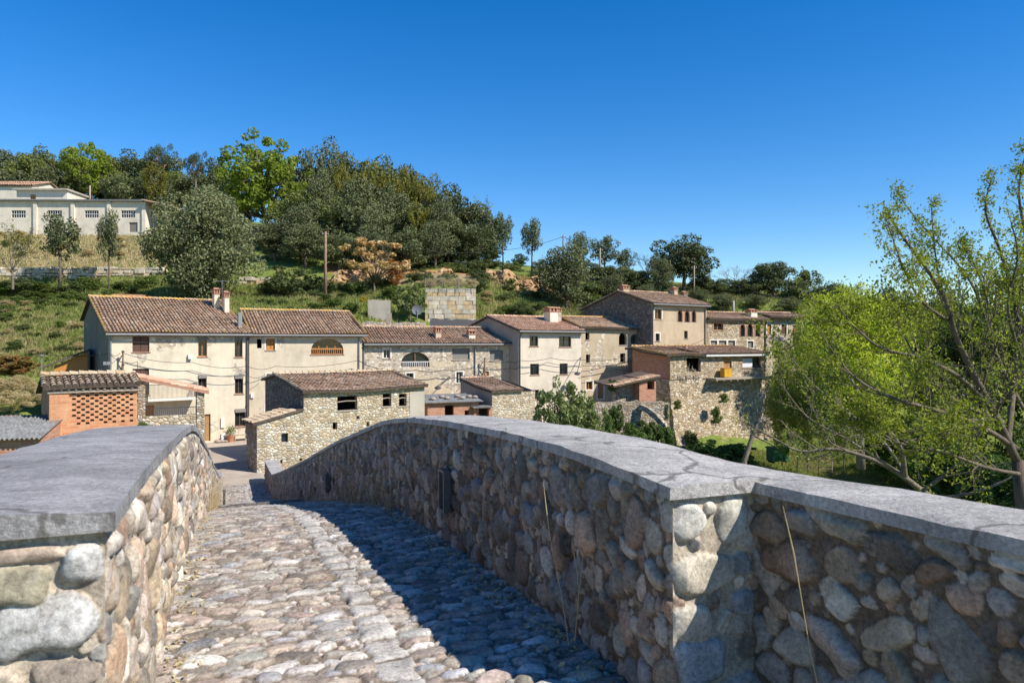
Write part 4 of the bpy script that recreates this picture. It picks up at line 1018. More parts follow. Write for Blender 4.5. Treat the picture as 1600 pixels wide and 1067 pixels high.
# P: perforated brick building on the left bank
Pb = House('brick_barn', 'orange brick drying barn with a perforated brick wall and grey barrel tile eave', 'barn', 76, 34.0, 214, 36, -9.2)
x0,z0,x1,z1 = Pb.rect(109,611,206,662); rgp = random.Random(3)
rows = 12; k = 0
for r_ in range(rows):
    zz = z1-(r_+.5)*(z1-z0)/rows
    n = 7
    for c_ in range(n):
        if r_ > 9 and rgp.random() < .25: continue
        xx = x0+(c_+.25+.5*(r_ % 2))*(x1-x0)/n; Pb.holes.append([(xx,zz-.05),(xx+.16,zz-.05),(xx+.16,zz+.05),(xx,zz+.05)])
Pb.walls(Pb.eave(607,80)+.02, 6, 1.7, .22, 'brick', side='brick_red').roof('tile_grey', caps='tile_grey', pw=.285, r=.12, course=.40, vl=.25, vr=.1, ov=.3)
mb = MB(); x,_ = Pb.px(108,640)
mb.box((0.02,-.10,0),(x,-.003,Pb.He-.28)); mb.build('brick_pier', M['brick'], Pb.e)
# Q: stone pillars, low wall and slab roof of the open porch right of it
Q = House('porch', 'open porch with rough stone pillars and a thin sloping tile roof by the brick barn', 'porch', 215, 37.2, 322, 30, -9.2)
def Qpx(u,v): return Q.px(u,v)
def qbox(u0,v0,u1,y0,y1,mat,name):
    x0,z1 = Qpx(u0,v0); x1,_ = Qpx(u1,v0); mb = MB(); mb.box((x0,y0,0),(x1,y1,z1)); return mb.build(name,M[mat],Q.e)
qbox(215.5,594,227,0,.5,'rubble','pillar'); qbox(307.5,612,319.5,0,.5,'rubble','pillar'); qbox(227.3,651,307.3,.06,.42,'rubble_pale','parapet')
mb = MB(); a_ = Qpx(203,587); b_ = Qpx(326,611.5)
pts = [(a_[0],a_[1]),(b_[0],b_[1]),(b_[0],b_[1]-.14),(a_[0],a_[1]-.14)]
mb.prism(pts, lambda a,b,y:(a,y,b), -.15, 3.4, 1)
es = Vector((a_[0]-b_[0],0,a_[1]-b_[1])); L_ = es.length; es.normalize(); en = Vector((es.z,0,-es.x)) if es.x>0 else Vector((-es.z*-1,0,-es.x)); en = Vector((0,1,0)).cross(es); en = en if en.z>0 else -en
tiles(mb, Vector((b_[0],-.15,b_[1])), Vector((0,1,0)), es, en, 14, int(L_/.38), .25, .38, .095, Q.rg)
mb.build('roof',[M['tile_red'],M['brick_sill']],Q.e)
mb = MB(); x0,zt = Qpx(228,639); x1,_ = Qpx(306.5,639); zb_ = Qpx(267,651)[1]
mb.beam((x0,.2,zt),(x1,.2,zt),.04,.04); mb.beam((x0,.2,zb_+.06),(x1,.2,zb_+.06),.03,.03)
for i in range(27): x = x0+(x1-x0)*i/26; mb.beam((x,.2,zb_),(x,.2,zt),.018,.018)
mb.build('railing',M['iron'],Q.e)
# lower-left lean-to with corrugated roof
Lh = House('brick_shed', 'low red brick shed with a grey corrugated sheet roof at the far left', 'shed', -60, 31, 66, 16, -9.2)
Lh.walls(Lh.eave(683,40), 4, 3.4, .22, 'brick_red')
mb = MB(); n = 110; vs = []
for j,(y,z) in enumerate(((-.35,Lh.He-.02),(3.4,Lh.He+.66))):
    for i in range(n+1): x = -.3+(Lh.W+.4)*i/n; vs.append((x,y,z+.05*math.sin(i*2*math.pi/6)))
m_ = n+1; vs += [(x,y,z-.02) for x,y,z in vs]
fs = [(i,i+1,m_+i+1,m_+i) for i in range(n)]+[(2*m_+m_+i,2*m_+m_+i+1,2*m_+i+1,2*m_+i) for i in range(n)]+[(2*m_+i,2*m_+i+1,i+1,i) for i in range(n)]
mb.add(vs,fs); mb.build('roof',M['fibro'],Lh.e,True)
# dark lean-to with ochre wall behind P
Kh = House('lean_to_shed', 'small ochre lean to shed with a dark sloping roof beside the dark gable', 'shed', 84, 51, 137, 30, -6.4)
zl = Kh.px(84,573)[1]; zr_ = Kh.px(137,550)[1]
mb = MB(); mb.prism([(0,0),(Kh.W,0),(Kh.W,zr_),(0,zl)], lambda a,b,y:(a,y,b), 0, 3); mb.build('wall',M['wood_orange'],Kh.e)
mb = MB(); mb.prism([(-.6,zl-.1),(Kh.W+.05,zr_+.06),(Kh.W+.05,zr_+.2),(-.6,zl+.05)], lambda a,b,y:(a,y,b), -.4, 3.2); mb.build('roof',M['pan'],Kh.e)
# sheds below C
Nh = House('tin_shed', 'low brick shed with a grey sheet roof weighed down by loose stones', 'shed', 668, 50, 748, 22, -9.6)
Nh.window(695,633,709,655,'open',sill=False); Nh.window(726,641,733,655,'open',sill=False)
Nh.walls(Nh.eave(629,670), 3, 2.6, .10, 'brick_red', side='brick_red')
mb = MB(); n = 66; vs = []
for y,z in ((-.3,Nh.He+.02),(2.9,Nh.He+.36)):
    for i in range(n+1): x = -.25+(Nh.W+.5)*i/n; vs.append((x,y,z+.035*math.sin(i*2*math.pi/3.0)))
m_ = n+1; vs += [(x,y,z-.03) for x,y,z in vs]
mb.add(vs,[(i,i+1,m_+i+1,m_+i) for i in range(n)]+[(2*m_+i,2*m_+i+1,i+1,i) for i in range(n)]); mb.build('roof',M['fibro'],Nh.e,True)
def pebble(name,label,cat,loc,r,mat,group,seed,flat=.6):
    bm_v = []; rg = random.Random(seed); mb = MB(); rows_ = []
    prof_ = [(math.sin(math.pi*k/6), -math.cos(math.pi*k/6)) for k in range(1,6)]
    for pr,pz in prof_:
        for j in range(9): t=2*math.pi*j/9; q=1+rg.uniform(-.14,.14); bm_v.append((r*pr*math.cos(t)*q*1.3,r*pr*math.sin(t)*q,r*flat*(pz+.9)*q))
    fs=[(i*9+j,i*9+(j+1)%9,(i+1)*9+(j+1)%9,(i+1)*9+j) for i in range(4) for j in range(9)]+[tuple(range(8,-1,-1)),tuple(36+j for j in range(9))]
    mb.add(bm_v,fs); o=mb.build(name,M[mat],None,True); o.location=loc; return tag(o,label,cat,group)
for i,(u,y) in enumerate(((676,.6),(690,1.3),(698,.7),(714,1.4),(722,.6),(733,1.0),(742,.8))):
    x = Nh.px(u,626,y)[0]; pebble('loose_stone','loose stone lying on the grey sheet roof of the brick shed','stone',Nh.world(x,y,Nh.He+.07+y*.106),.17,'sill','stones on the shed roof',i)
Oh = House('stone_shed', 'small rubble shed with a mono pitch tile roof and a grey rendered side', 'shed', 769, 52, 836, 34, -9.6)
Oh.walls(Oh.eave(615,771)+.05, 4.6, 4.4, .16, 'rubble_pale', left='render_gable', right='rubble').roof('tile_brown', caps='tile_brown', ov=.2, vl=.15, vr=-1.2, cornice=False)
O2h = House('wood_store', 'open wood store with rusty brick back under a tiny sheet roof', 'shed', 741, 51, 769, 24, -9.6)
O2h.window(744,638,764,655,'open',sill=False)
O2h.walls(O2h.eave(637,742), 2, 1.7, .05, 'brick_red'); mb = MB(); mb.box((-.2,-.35,O2h.He+.003),(O2h.W-.05,1.9,O2h.He+.08)); mb.build('roof',M['fibro'],O2h.e)
# J: small ruin below F with brick front
Jh = House('brick_outhouse', 'ruined brick outhouse with a dark square opening below the arched stone house', 'shed', 999, 59.5, 1025, 26, -5.35)
Jh.window(1011.5,596,1022.5,608.5,'open',sill=False)
Jh.walls(Jh.eave(590,1000), 2.4, 2.2, .05, 'brick_red', right='brick_red')
mb = MB(); za = Jh.px(955,601)[1]
xa = Jh.px(956,597)[0]; tl = Vector((Jh.W+.3,-.3,Jh.He+.14)); bl = Vector((xa,-.3,za-.1))
mb.add([bl,tl,tl+Vector((0,3,.25)),bl+Vector((0,3,.25))]+[p-Vector((0,0,.12)) for p in (bl,tl,tl+Vector((0,3,.25)),bl+Vector((0,3,.25)))],[(0,1,2,3),(7,6,5,4),(0,4,5,1),(1,5,6,2),(2,6,7,3),(3,7,4,0)],1)
es = (tl-bl); L_ = es.length; es.normalize(); en = Vector((-es.z,0,es.x)); tiles(mb,bl,Vector((0,1,0)),es,en,12,int(L_/.36),.25,.36,.095,Jh.rg)
mb.build('roof',[M['tile_brown'],M['pan']],Jh.e)
def slab_wall(name,label,u0,d0,u1,a,ztop_v,zbot,thick,mat,uref=None,cat='wall'):
    h = House(name,label,cat,u0,d0,u1,a,zbot); zt = h.px(uref or u0,ztop_v)[1]; rg = np.random.default_rng(h.seed); n = max(4,int(h.W/.5)); mb = MB()
    top = [(h.W*i/n, zt+rg.normal(0,.05)) for i in range(n+1)]
    mb.prism([(0,0),(h.W,0)]+list(reversed(top)), lambda a,b,y:(a,y,b), 0, thick); mb.build('masonry',M[mat],h.e); return h
slab_wall('ruin_wall','broken rubble wall with ivy beside the brick outhouse',962,59.6,988.5,26,598,-9.8,.5,'rubble')
slab_wall('terrace_wall','low rubble terrace wall above the green riverbank',900,57,1046,8,629,-11,.6,'rubble')
# ruined arch
ar = thing('ruined_arch','ruined masonry half arch among ivy below the terrace wall','arch',(0,0,0))
mb = MB(); pts = [P(1036,663,56.4),P(1024,649,56.8),P(1012,640,57.2),P(1000,635,57.6)]
for i in range(3): mb.beam(pts[i],pts[i+1],.5,.4)
p4 = P(1047,690,56.1); mb.beam(pts[0],p4,.5,.5); mb.build('masonry',M['rubble'],ar)
# stone retaining wall in big blocks, with wire fence on top
bw = House('retaining_wall','stepped retaining wall of big squared pale stone blocks behind the roofs','wall',664,75,744,6,0)
mb = MB(); zt = bw.px(700,450)[1]; rg = random.Random(2); row = -3.0; k = 0
while row < zt-.2:
    hgt = rg.uniform(.36,.5); hgt = min(hgt, zt-row); x = -rg.uniform(0,.6)
    while x < bw.W:
        L_ = rg.uniform(.5,1.15); j = [rg.uniform(-.05,.05) for _ in range(4)]
        x1 = min(x+L_, bw.W)
        if x1-max(x,0) > .15: mb.box((max(x,0)+.012,j[0]+k*.03,row+.012),(x1-.012,1.3+k*.02,row+hgt-.012), rg.randrange(4))
        x += L_
    row += hgt; k += 1
bl = [m_plain('stone_block_'+n_,c,.95,.28,2.2) for n_,c in (('buff',(.55,.46,.33)),('ochre',(.50,.37,.21)),('grey',(.47,.42,.33)),('pale',(.60,.52,.40)))]
mb.build('masonry',bl,bw.e)
mb = MB(); mb.box((0.02,.9,-3),(bw.W-.02,1.6,zt-.05)); mb.build('core',M['sill'],bw.e)
def wire_fence(name,label,pts,hgt,mat='zinc',bars=3):
    e = thing(name,label,'fence',pts[0]); o = Vector(pts[0]); mesh = MB()
    for i in range(len(pts)-1):
        a = Vector(pts[i])-o; b = Vector(pts[i+1])-o
        for k in range(bars): z = hgt*(k+1)/bars; mesh.beam(a+Vector((0,0,z)),b+Vector((0,0,z)),.02,.02)
        n = max(2,int((b-a).length/.18))
        for k in range(n): p = a.lerp(b,k/n); mesh.beam(p,p+Vector((0,0,hgt)),.012,.012)
    mesh.build('wire_mesh',M[mat],e)
    for p in pts: q = Vector(p)-o; m2 = MB(); m2.tube([q-Vector((0,0,.2)),q+Vector((0,0,hgt+.05))],.035,6); m2.build('post',M[mat],e)
    return e
wire_fence('wire_fence','grey wire fence along the top of the block retaining wall',[bw.world(x,.25,zt) for x in np.linspace(.05,bw.W-.1,4)],1.05)
# concrete revetment left of it, and grey panel wall
slab_wall('concrete_wall','leaning slab of old concrete at the edge of the green slope',575,73,610,8,468,0,.4,'concrete',590)
slab_wall('garden_wall','low pale garden wall above the long roof with the loggia',566,68,665,10,503,-2,.4,'rubble_pale',600)
slab_wall('panel_wall','grey corrugated panel wall between the chimneys and the block wall',672,70,746,8,499,-2,.15,'steel',700)
slab_wall('wooden_gate','small wooden gate beside the concrete slab on the green slope',603,69.5,612,8,489,0,.12,'wood_grey',606,'gate')
# long dry wall on the hillside, and one beside the olive oak
def rough_wall(name,label,u0,d0,u1,a,vtop,vbot,seed):
    h = House(name,label,'wall',u0,d0,u1,a,0); zt = h.px((u0+u1)/2,vtop)[1]; zb_ = h.px((u0+u1)/2,vbot)[1]-1.5; rg = random.Random(seed); mb = MB(); row = zb_
    while row < zt:
        hgt = rg.uniform(.3,.6); x = -rg.uniform(0,.8)
        while x < h.W:
            L_ = rg.uniform(.4,1.2); top = row+hgt+rg.uniform(-.12,.12)
            mb.box((x+.03,rg.uniform(-.2,.15),row+rg.uniform(0,.04)),(x+L_-.03,1.2,top-.03),rg.randrange(4)); x += L_
        row += hgt
    mb.build('masonry',bl,h.e); return h
rough_wall('dry_stone_wall','long dry stone terrace wall under the white warehouse',-10,95,252,0,418,450,5)
rough_wall('dry_stone_wall','short block wall behind the big grey green oak',372,88,416,4,436,468,6)
# white warehouse on the hill
Wh = House('warehouse','long whitewashed warehouse with four barred windows on the hill','warehouse',-60,113,229,1,15.5)
for a in ((-38,329,-16,340),(18,329,40,340),(74.8,329,96.6,340),(132.5,329,154,340),(189.5,329,211,340)): Wh.window(*a,'glass',sill=False,frame='frame_dark')
Wh.window(201.6,347.5,215,363,'blind',name='door',sill=False)
Wh.walls(Wh.eave(315,100), 16, 8, .05, 'white_wall')
mb = MB()
for u in (56,114.5,171,225.5): x,_ = Wh.px(u,340); mb = MB(); mb.box((x-.28,-.25,0),(x+.28,-.003,Wh.He-.1)); mb.build('pilaster',M['white_wall'],Wh.e)
for poly,(x0,z0,x1,z1),*_ in Wh.todo[:5]:
    mb = MB()
    for k in range(1,6): x = x0+(x1-x0)*k/6; mb.beam((x,.1,z0),(x,.1,z1),.045,.05)
    mb.beam((x0,.1,(z0+z1)/2),(x1,.1,(z0+z1)/2),.05,.08); mb.build('window_bars',M['frame_white'],Wh.e)
mb = MB(); mb.prism([(-.3,0),(Wh.W+.1,0),(Wh.W+.1,.25),(-.3,.25)], lambda a,b,y:(a,y,Wh.He+b+.02+.05*(y+.5)), -.5, 16.3); mb.build('roof',M['fibro'],Wh.e)
x0,_ = Wh.px(229,320); x1,_ = Wh.px(268,320); mb = MB()
zt = Wh.He+.05; mb.add([(x0-.3,-1.0,zt+.2),(x1,-.5,zt-.55),(x1,12,zt-.3),(x0-.3,12,zt+.4)]+[(a,b,c-.15) for a,b,c in ((x0-.3,-1.0,zt+.2),(x1,-.5,zt-.55),(x1,12,zt-.3),(x0-.3,12,zt+.4))],[(0,1,2,3),(7,6,5,4),(0,4,5,1),(1,5,6,2),(2,6,7,3),(3,7,4,0)])
mb.build('canopy',M['tile_brown'],Wh.e)
mb = MB()
for y in (1,5,9): mb.box((x1-.8,y,0),(x1-.55,y+.25,zt-.6))
for y in np.linspace(-.5,11,9): mb.beam((x0,y,zt-.1),(x1,y,zt-.72),.15,.2)
mb.build('canopy_post',M['wood_grey'],Wh.e)
U1 = House('farmhouse','white upper farmhouse with a pale tiled gable at the far left edge','house',-60,128,50,1,20.5)
U1.walls(U1.eave(290,10), 10, 5, .3, 'white_wall').roof('tile_red', caps='tile_red', pw=.3, r=.12, course=.5, vr=.3)
mb = MB(); zt = U1.px(20,315)[1]; mb.box((0,-9,zt),(U1.W,-8.8,zt+1.0)); 
mb.build('terrace_rail',M['surround'],U1.e)
U2 = House('outbuilding','small white flat roofed outbuilding above the warehouse roof','house',26,125,105,1,20.5)
U2.window(47,304,56,318,'door',name='door',sill=False)
U2.walls(U2.eave(298,60), 6, 3, .05, 'white_wall'); mb = MB(); mb.box((-.3,-.6,U2.He+.003),(U2.W+.3,6.2,U2.He+.3)); mb.build('roof',M['concrete'],U2.e)
# small orange roof behind A
Sm = House('hut','tiny hut with an orange roof edge behind the long tiled roof','hut',183,66,220,20,-1)
Sm.walls(Sm.px(200,463)[1], 3, 2.8, .12, 'plaster_ochre'); mb = MB(); mb.box((-.3,-.4,Sm.He+.003),(Sm.W+.2,3.1,Sm.He+.16)); mb.build('roof',M['brick'],Sm.e)
# ------------------------------------------------------------------ plants
def leaf_faces(Cn, size, rg, up=None, asp=.6, bend=.25):
    """one small bent diamond per centre"""
    n = len(Cn); d = rg.normal(0, 1, (n, 3)); d /= np.linalg.norm(d, axis=1)[:, None]
    nr = rg.normal(0, 1, (n, 3))
    if up is not None: nr = nr*.75+up
    nr -= d*np.sum(nr*d, 1)[:, None]; nr /= np.linalg.norm(nr, axis=1)[:, None]+1e-9
    s = np.cross(nr, d); L = (size*rg.uniform(.6, 1.3, n))[:, None]; Wd = L*asp
    V = np.stack([Cn-d*L*.5, Cn+s*Wd*.5+nr*L*bend*.3, Cn+d*L*.5, Cn-s*Wd*.5+nr*L*bend*.3], 1).reshape(-1, 3)
    return V, np.arange(n*4).reshape(n, 4)
def crown_points(rg, nb, per, ctr, rad, br=(.2, .34), inner=.35, flat=.85):
    """leaf positions in clumps spread through an ellipsoid"""
    ctr = np.array(ctr); rad = np.array(rad, float)
    d = rg.normal(0, 1, (nb, 3)); d /= np.linalg.norm(d, axis=1)[:, None]
    r = rg.uniform(inner**2, 1, nb)**.5
    cc = d*r[:, None]; R_ = rg.uniform(br[0], br[1], nb)
    cc *= (1-R_*.55)[:, None]
    pts = []; nrm = []; R0 = rad.mean()
    for c, q in zip(cc, R_):
        k = max(8, int(per*rg.uniform(.6, 1.3)*(q/br[1])**1.6)); e = rg.normal(0, 1, (k, 3)); e /= np.linalg.norm(e, axis=1)[:, None]
        rr = q*rg.uniform(.45, 1.08, k)**.6
        p = ctr+c*rad+e*(rr*R0)[:, None]*np.array([1, 1, flat]); pts.append(p); nrm.append(e+np.array([0, 0, .35]))
    return np.concatenate(pts), np.concatenate(nrm), ctr+cc*rad
def limbs(mb, rg, base_h, r0, targets, n, top, lean=0.0, m=0):
    """tapered trunk and limbs reaching into the crown"""
    tp = [Vector((0, 0, -.6)), Vector((.05, 0, base_h*.35)), Vector((lean*.5+.1, .08, base_h*.75)), Vector((lean, 0, base_h))]
    mb.tube(tp, [r0*1.35, r0, r0*.85, r0*.72], 8, m)
    pick = rg.permutation(len(targets))[:n]
    for k in pick:
        t = Vector(targets[k]); s = tp[-1].lerp(tp[-2], rg.uniform(0, .7)); mid = s.lerp(t, .5)+Vector(rg.normal(0, .25, 3)); mid.z -= .2
        rr = r0*rg.uniform(.35, .6); mb.tube([s, mid, t], [rr, rr*.65, rr*.18], 5, m)
        for q in range(2):
            e = mid.lerp(t, rg.uniform(.1, .8)); f = e+Vector(rg.normal(0, .9, 3)); f.z = max(f.z, e.z-.2); mb.tube([e, e.lerp(f, .5)+Vector(rg.normal(0, .12, 3)), f], [rr*.4, rr*.25, rr*.06], 4, m)
PROTO = {}
HIDE = []
def make_proto(key, kind, seed, leafmat, barkmat, nb, per, ctr, rad, size, trunk_h, r0, nl, br=(.2,.34), inner=.35, flat=.85, asp=.6, twigs=0, crown_name='crown', second=None, lean=0):
    rg = np.random.default_rng(seed)
    root = bpy.data.objects.new(kind, None); COL.objects.link(root)
    pts, nrm, cl = crown_points(rg, nb, per, ctr, rad, br, inner, flat)
    V, Fc = leaf_faces(pts, size, rg, nrm, asp)
    mats = [M[leafmat]]; mi = None
    if second:
        mats.append(M[second[0]]); mi = (rg.uniform(0, 1, len(Fc)) < second[1]).astype(int)
    np_mesh(crown_name, V, Fc, mats, root, False, mi)
    mb = MB(); limbs(mb, rg, trunk_h, r0, cl, nl, None, lean)
    mb.build('trunk', M[barkmat], root, True)
    PROTO[key] = dict(o=root, used=False); remember(root); return root
for k in range(3): make_proto(('oak', k), 'holm_oak', 20+k, 'leaf_oak', 'bark', 56, 210, (0,0,5.6), (4.7,4.7,4.4), .40, 3.6, .26, 12, inner=.2)
for k in range(3): make_proto(('oakfull', k), 'holm_oak', 120+k, 'leaf_oak', 'bark', 60, 230, (0,0,5.2), (4.9,4.9,4.7), .40, 2.6, .26, 12, (.17,.30), .2, second=('leaf_grey', .28))
for k in range(2): make_proto(('mid', k), 'broadleaf_tree', 30+k, 'leaf_mid', 'bark', 40, 190, (0,0,6.2), (4.4,4.4,3.8), .40, 3.4, .22, 12, (.16,.30), .2)
for k in range(2): make_proto(('green', k), 'maple_tree', 40+k, 'leaf_green', 'bark', 120, 135, (0,0,6.0), (4.5,4.5,4.0), .34, 2.4, .24, 26, (.08,.18), .1)
make_proto(('yellow', 0), 'broadleaf_tree', 45, 'leaf_yellow', 'bark', 40, 150, (0,0,6.2), (4.4,4.4,3.8), .38, 3, .2, 14, (.15,.28), .2)
make_proto(('pine', 0), 'pine_tree', 50, 'leaf_pine', 'bark_pine', 26, 200, (0,0,7.6), (4.4,4.4,2.3), .36, 6.2, .24, 12, (.2,.34), .2, .6, .3)
make_proto(('grey', 0), 'holm_oak', 55, 'leaf_grey', 'bark', 140, 460, (0,0,4.9), (4.6,4.6,5.0), .23, 2.4, .32, 16, (.16,.30), .3)
make_proto(('midfull', 0), 'broadleaf_tree', 58, 'leaf_mid', 'bark', 60, 210, (0,0,5.2), (4.8,4.8,4.6), .38, 2.4, .25, 14, (.15,.28), .2, second=('leaf_oak', .3))
make_proto(('olive', 0), 'holm_oak', 56, 'leaf_grey', 'bark', 62, 250, (0,0,5.4), (4.7,4.7,4.5), .30, 2.4, .25, 16, (.16,.30), .2, second=('leaf_oak', .4))
make_proto(('slim', 0), 'holm_oak', 57, 'leaf_oak', 'bark', 34, 120, (0,0,6.6), (4.2,4.2,3.5), .42, 4.6, .22, 12, (.18,.34), .1, second=('leaf_grey', .4))
make_proto(('willow', 0), 'willow_tree', 60, 'leaf_willow', 'bark_pale', 60, 260, (0,0,5.6), (4.5,4.5,4.4), .36, 3, .25, 14, (.14,.28), .25, 1.0, .34)
make_proto(('bamboo', 0), 'bamboo_clump', 61, 'leaf_bamboo', 'bark_pale', 90, 260, (0,0,5.1), (4.3,4.3,5.0), .36, 3, .08, 24, (.12,.24), .2, 1.1, .26, crown_name='foliage')
make_proto(('dry', 0), 'withered_tree', 62, 'leaf_dry', 'bark_pale', 60, 60, (0,0,5.6), (4.6,4.6,4.2), .52, 2.2, .14, 26, (.06,.14), .15)
make_proto(('rust', 0), 'withered_bush', 63, 'leaf_rust', 'bark', 34, 110, (0,0,5.0), (4.4,4.4,4.6), .50, 2.0, .14, 12, (.14,.26), .2)
for k in range(2): make_proto(('shrub', k), 'shrub', 70+k, 'leaf_shrub', 'bark', 36, 170, (0,0,4.8), (4.5,4.5,4.8), .62, 2, .16, 8, (.18,.34), .2, crown_name='foliage')
make_proto(('darkshrub', 0), 'shrub', 73, 'leaf_oak', 'bark', 40, 190, (0,0,4.8), (4.5,4.5,4.8), .50, 2, .16, 8, (.16,.32), .2, second=('leaf_shrub', .3), crown_name='foliage')
make_proto(('loquat', 0), 'loquat_tree', 75, 'leaf_loquat', 'bark_pale', 64, 130, (0,0,5.2), (4.4,4.4,4.6), .62, 2, .16, 22, (.10,.20), .25, 1.0, .36)
make_proto(('ivy', 0), 'ivy', 76, 'leaf_ivy', 'bark', 50, 170, (0,0,5.0), (4.5,4.5,4.9), .60, 1.5, .10, 8, (.12,.28), .2, crown_name='foliage')
make_proto(('hedge', 0), 'hedge', 77, 'leaf_hedge', 'bark', 60, 200, (0,0,4.8), (4.8,4.5,4.8), .62, 1.5, .1, 6, (.14,.26), .3, crown_name='foliage')
make_proto(('twig', 0), 'dry_bush', 78, 'straw', 'bark_pale', 50, 200, (0,0,4.8), (4.6,4.6,4.6), .60, 1.5, .08, 20, (.12,.26), .2, 1, .20, crown_name='foliage')
make_proto(('flower', 0), 'flowering_bush', 79, 'flower_yellow', 'bark', 26, 120, (0,0,5), (4.5,4.5,4.6), .8, 1.5, .1, 6, (.2,.34), .2, second=('leaf_shrub', .35), crown_name='foliage')
make_proto(('wisteria', 0), 'wisteria', 80, 'flower_mauve', 'bark', 26, 130, (0,0,5), (4.5,4.5,4.6), .8, 1.5, .1, 6, (.2,.34), .2, second=('leaf_shrub', .45), crown_name='foliage')
make_proto(('redflower', 0), 'flowering_bush', 81, 'flower_red', 'bark', 26, 130, (0,0,5), (4.5,4.5,4.6), .8, 1.5, .1, 6, (.2,.34), .2, second=('leaf_shrub', .2), crown_name='foliage')
# a leafless tree: forked twigs only
def bare_branch(mb, p, d, L, r, depth, rg, m=0, out=None):
    q = p+d*L*.5+Vector(rg.normal(0, L*.05, 3)); e = p+d*L+Vector(rg.normal(0, L*.08, 3))
    mb.tube([p, q, e], [r, r*.8, r*.6], 5 if depth > 2 else 3, m, cap=False)
    if out is not None: out += [q, e]
    if depth == 0: return
    for k in range(3 if depth > 1 else 4):
        nd = (d+Vector(rg.normal(0, .42, 3))+Vector((0, 0, .12))).normalized()
        bare_branch(mb, q.lerp(e, rg.uniform(.1, 1)), nd, L*rg.uniform(.6, .85), r*.55, depth-1, rg, m, out)
def make_bare(key, kind, seed, leaf=None, nleaf=0):
    rg = np.random.default_rng(seed); root = bpy.data.objects.new(kind, None); COL.objects.link(root)
    mb = MB(); ends = []; mb.tube([(0,0,-.5),(0,0,1.2),(.1,0,2.6)], [.26,.2,.17], 7)
    for k in range(5):
        a = k*1.257+rg.uniform(-.3,.3); d = Vector((math.cos(a)*.6, math.sin(a)*.6, .8)).normalized(); bare_branch(mb, Vector((.08,0,1.7+.2*k)), d, 3.0, .11, 4, rg, 0, ends)
    V = np.array(mb.v); sc_ = 10/(V[:, 2].max()); wx = np.percentile(np.abs(V[:, :2]), 98)
    mb.v = [(x*4.8/wx, y*4.8/wx, z*sc_) for x, y, z in mb.v]; mb.build('trunk', M['bark_pale'], root)
    if leaf:
        E_ = np.array([(e.x*4.8/wx, e.y*4.8/wx, e.z*sc_) for e in ends]); E_ = E_[rg.integers(len(E_), size=nleaf)]+rg.normal(0, .16, (nleaf, 3))
        V, Fc = leaf_faces(E_, .34, rg); np_mesh('crown', V, Fc, M[leaf], root)
    PROTO[key] = dict(o=root, used=False); remember(root)
make_bare(('bare', 0), 'bare_tree', 90); make_bare(('bare', 1), 'bare_tree', 91, 'leaf_yellow', 900)
def plant(kind, k, u, d, vtop, wpx, label, cat='tree', group=None, vbase=None, rz=None, yscale=1.0, name=None):
    x = (u-CU)/F*d; z = ground_at(x, d) if vbase is None else -(vbase-CV)/F*d
    ht = max(.4, -(vtop-CV)/F*d-z); pr = PROTO[(kind, k)]
    if pr['used']: o = copy_tree(pr['o'])
    else: o = pr['o']; pr['used'] = True
    rg = random.Random(int(u*13+d*7+vtop))
    o.location = (x, d, z-.05); wd = wpx*d/F/9.0
    o.scale = (wd, wd*yscale, ht/10.0); o.rotation_euler = (0, 0, rg.uniform(0, 6.28) if rz is None else rz)
    if name: o.name = name
    for key in ('label', 'category', 'group'):
        if key in o: del o[key]
    tag(o, label, cat, group); return o
# --- wood on the hilltop (back to front)
G1 = 'trees of the wood on the hilltop'
LW = 'dark evergreen tree among the crowded wood along the hilltop'
for u, d, v, w_, k in ((12,150,232,60,0),(62,152,226,62,1),(210,150,232,70,2),(262,150,240,60,0),(335,140,246,62,1),(160,156,240,60,0),(25,140,262,50,2),(78,138,258,55,0),(190,138,268,50,1),(235,140,266,48,2),(290,138,276,60,0),(345,132,290,60,2)):
    plant('oakfull', k, u, d, v, w_*1.3, LW, 'tree', G1)
LM = 'mid green broadleaf tree mixed into the wood above the warehouse'
for u, d, v, w_, k in ((40,144,240,55,0),(100,150,232,60,1),(180,146,244,50,0),(282,146,262,50,1),(120,140,272,46,0),(322,136,300,40,1)): plant('mid', k, u, d, v, w_*1.35, LM, 'tree', 'mid green trees above the warehouse')
plant('green', 0, 142, 142, 214, 92, 'bright green tree rising from the wood right above the warehouse roof')
plant('yellow', 0, 246, 134, 246, 46, 'yellow green slender tree beside the pine behind the warehouse')
plant('pine', 0, 250, 146, 216, 56, 'tall rounded pine standing over the wood')
plant('pine', 0, 306, 130, 226, 46, 'lone umbrella pine with a bare pale trunk against the sky')
plant('green', 1, 414, 112, 206, 150, 'largest bright yellow green tree on the skyline')
plant('oak', 0, 372, 118, 262, 70, 'dark oak half hidden by the bright skyline tree')
G2 = 'evergreen oaks of the big dark grove'; LG = 'dark evergreen oak massed in the big grove on the slope'
for u, d, v, w_, k in ((478,122,232,60,1),(520,118,214,86,0),(560,120,236,70,2),(600,118,242,80,1),(636,116,252,70,0),(668,114,268,70,2),(706,112,286,76,1),(748,112,312,64,0),
                       (455,108,298,76,2),(505,106,290,84,0),(556,104,300,86,1),(606,106,306,88,2),(655,106,318,84,0),(700,104,334,72,1),(745,104,346,60,2),(430,100,340,70,1),(478,98,346,76,0),(530,97,356,60,2),(640,98,352,60,1),(585,97,350,60,0)):
    plant(*(('midfull', 0) if (u*7+v) % 9 < 2 else ('olive', 0) if (u*7+v) % 9 < 4 else ('oakfull', k)), u, d, v, w_*1.25, LG, 'tree', G2)
for u, d, v, w_ in ((586,112,238,48),(634,111,248,46),(664,110,264,42),(655,103,304,34),(540,113,240,36)): plant('yellow', 0, u, d, v, w_*1.3, 'ochre tinged tree crown showing among the dark grove oaks', 'tree', 'ochre crowns in the grove')
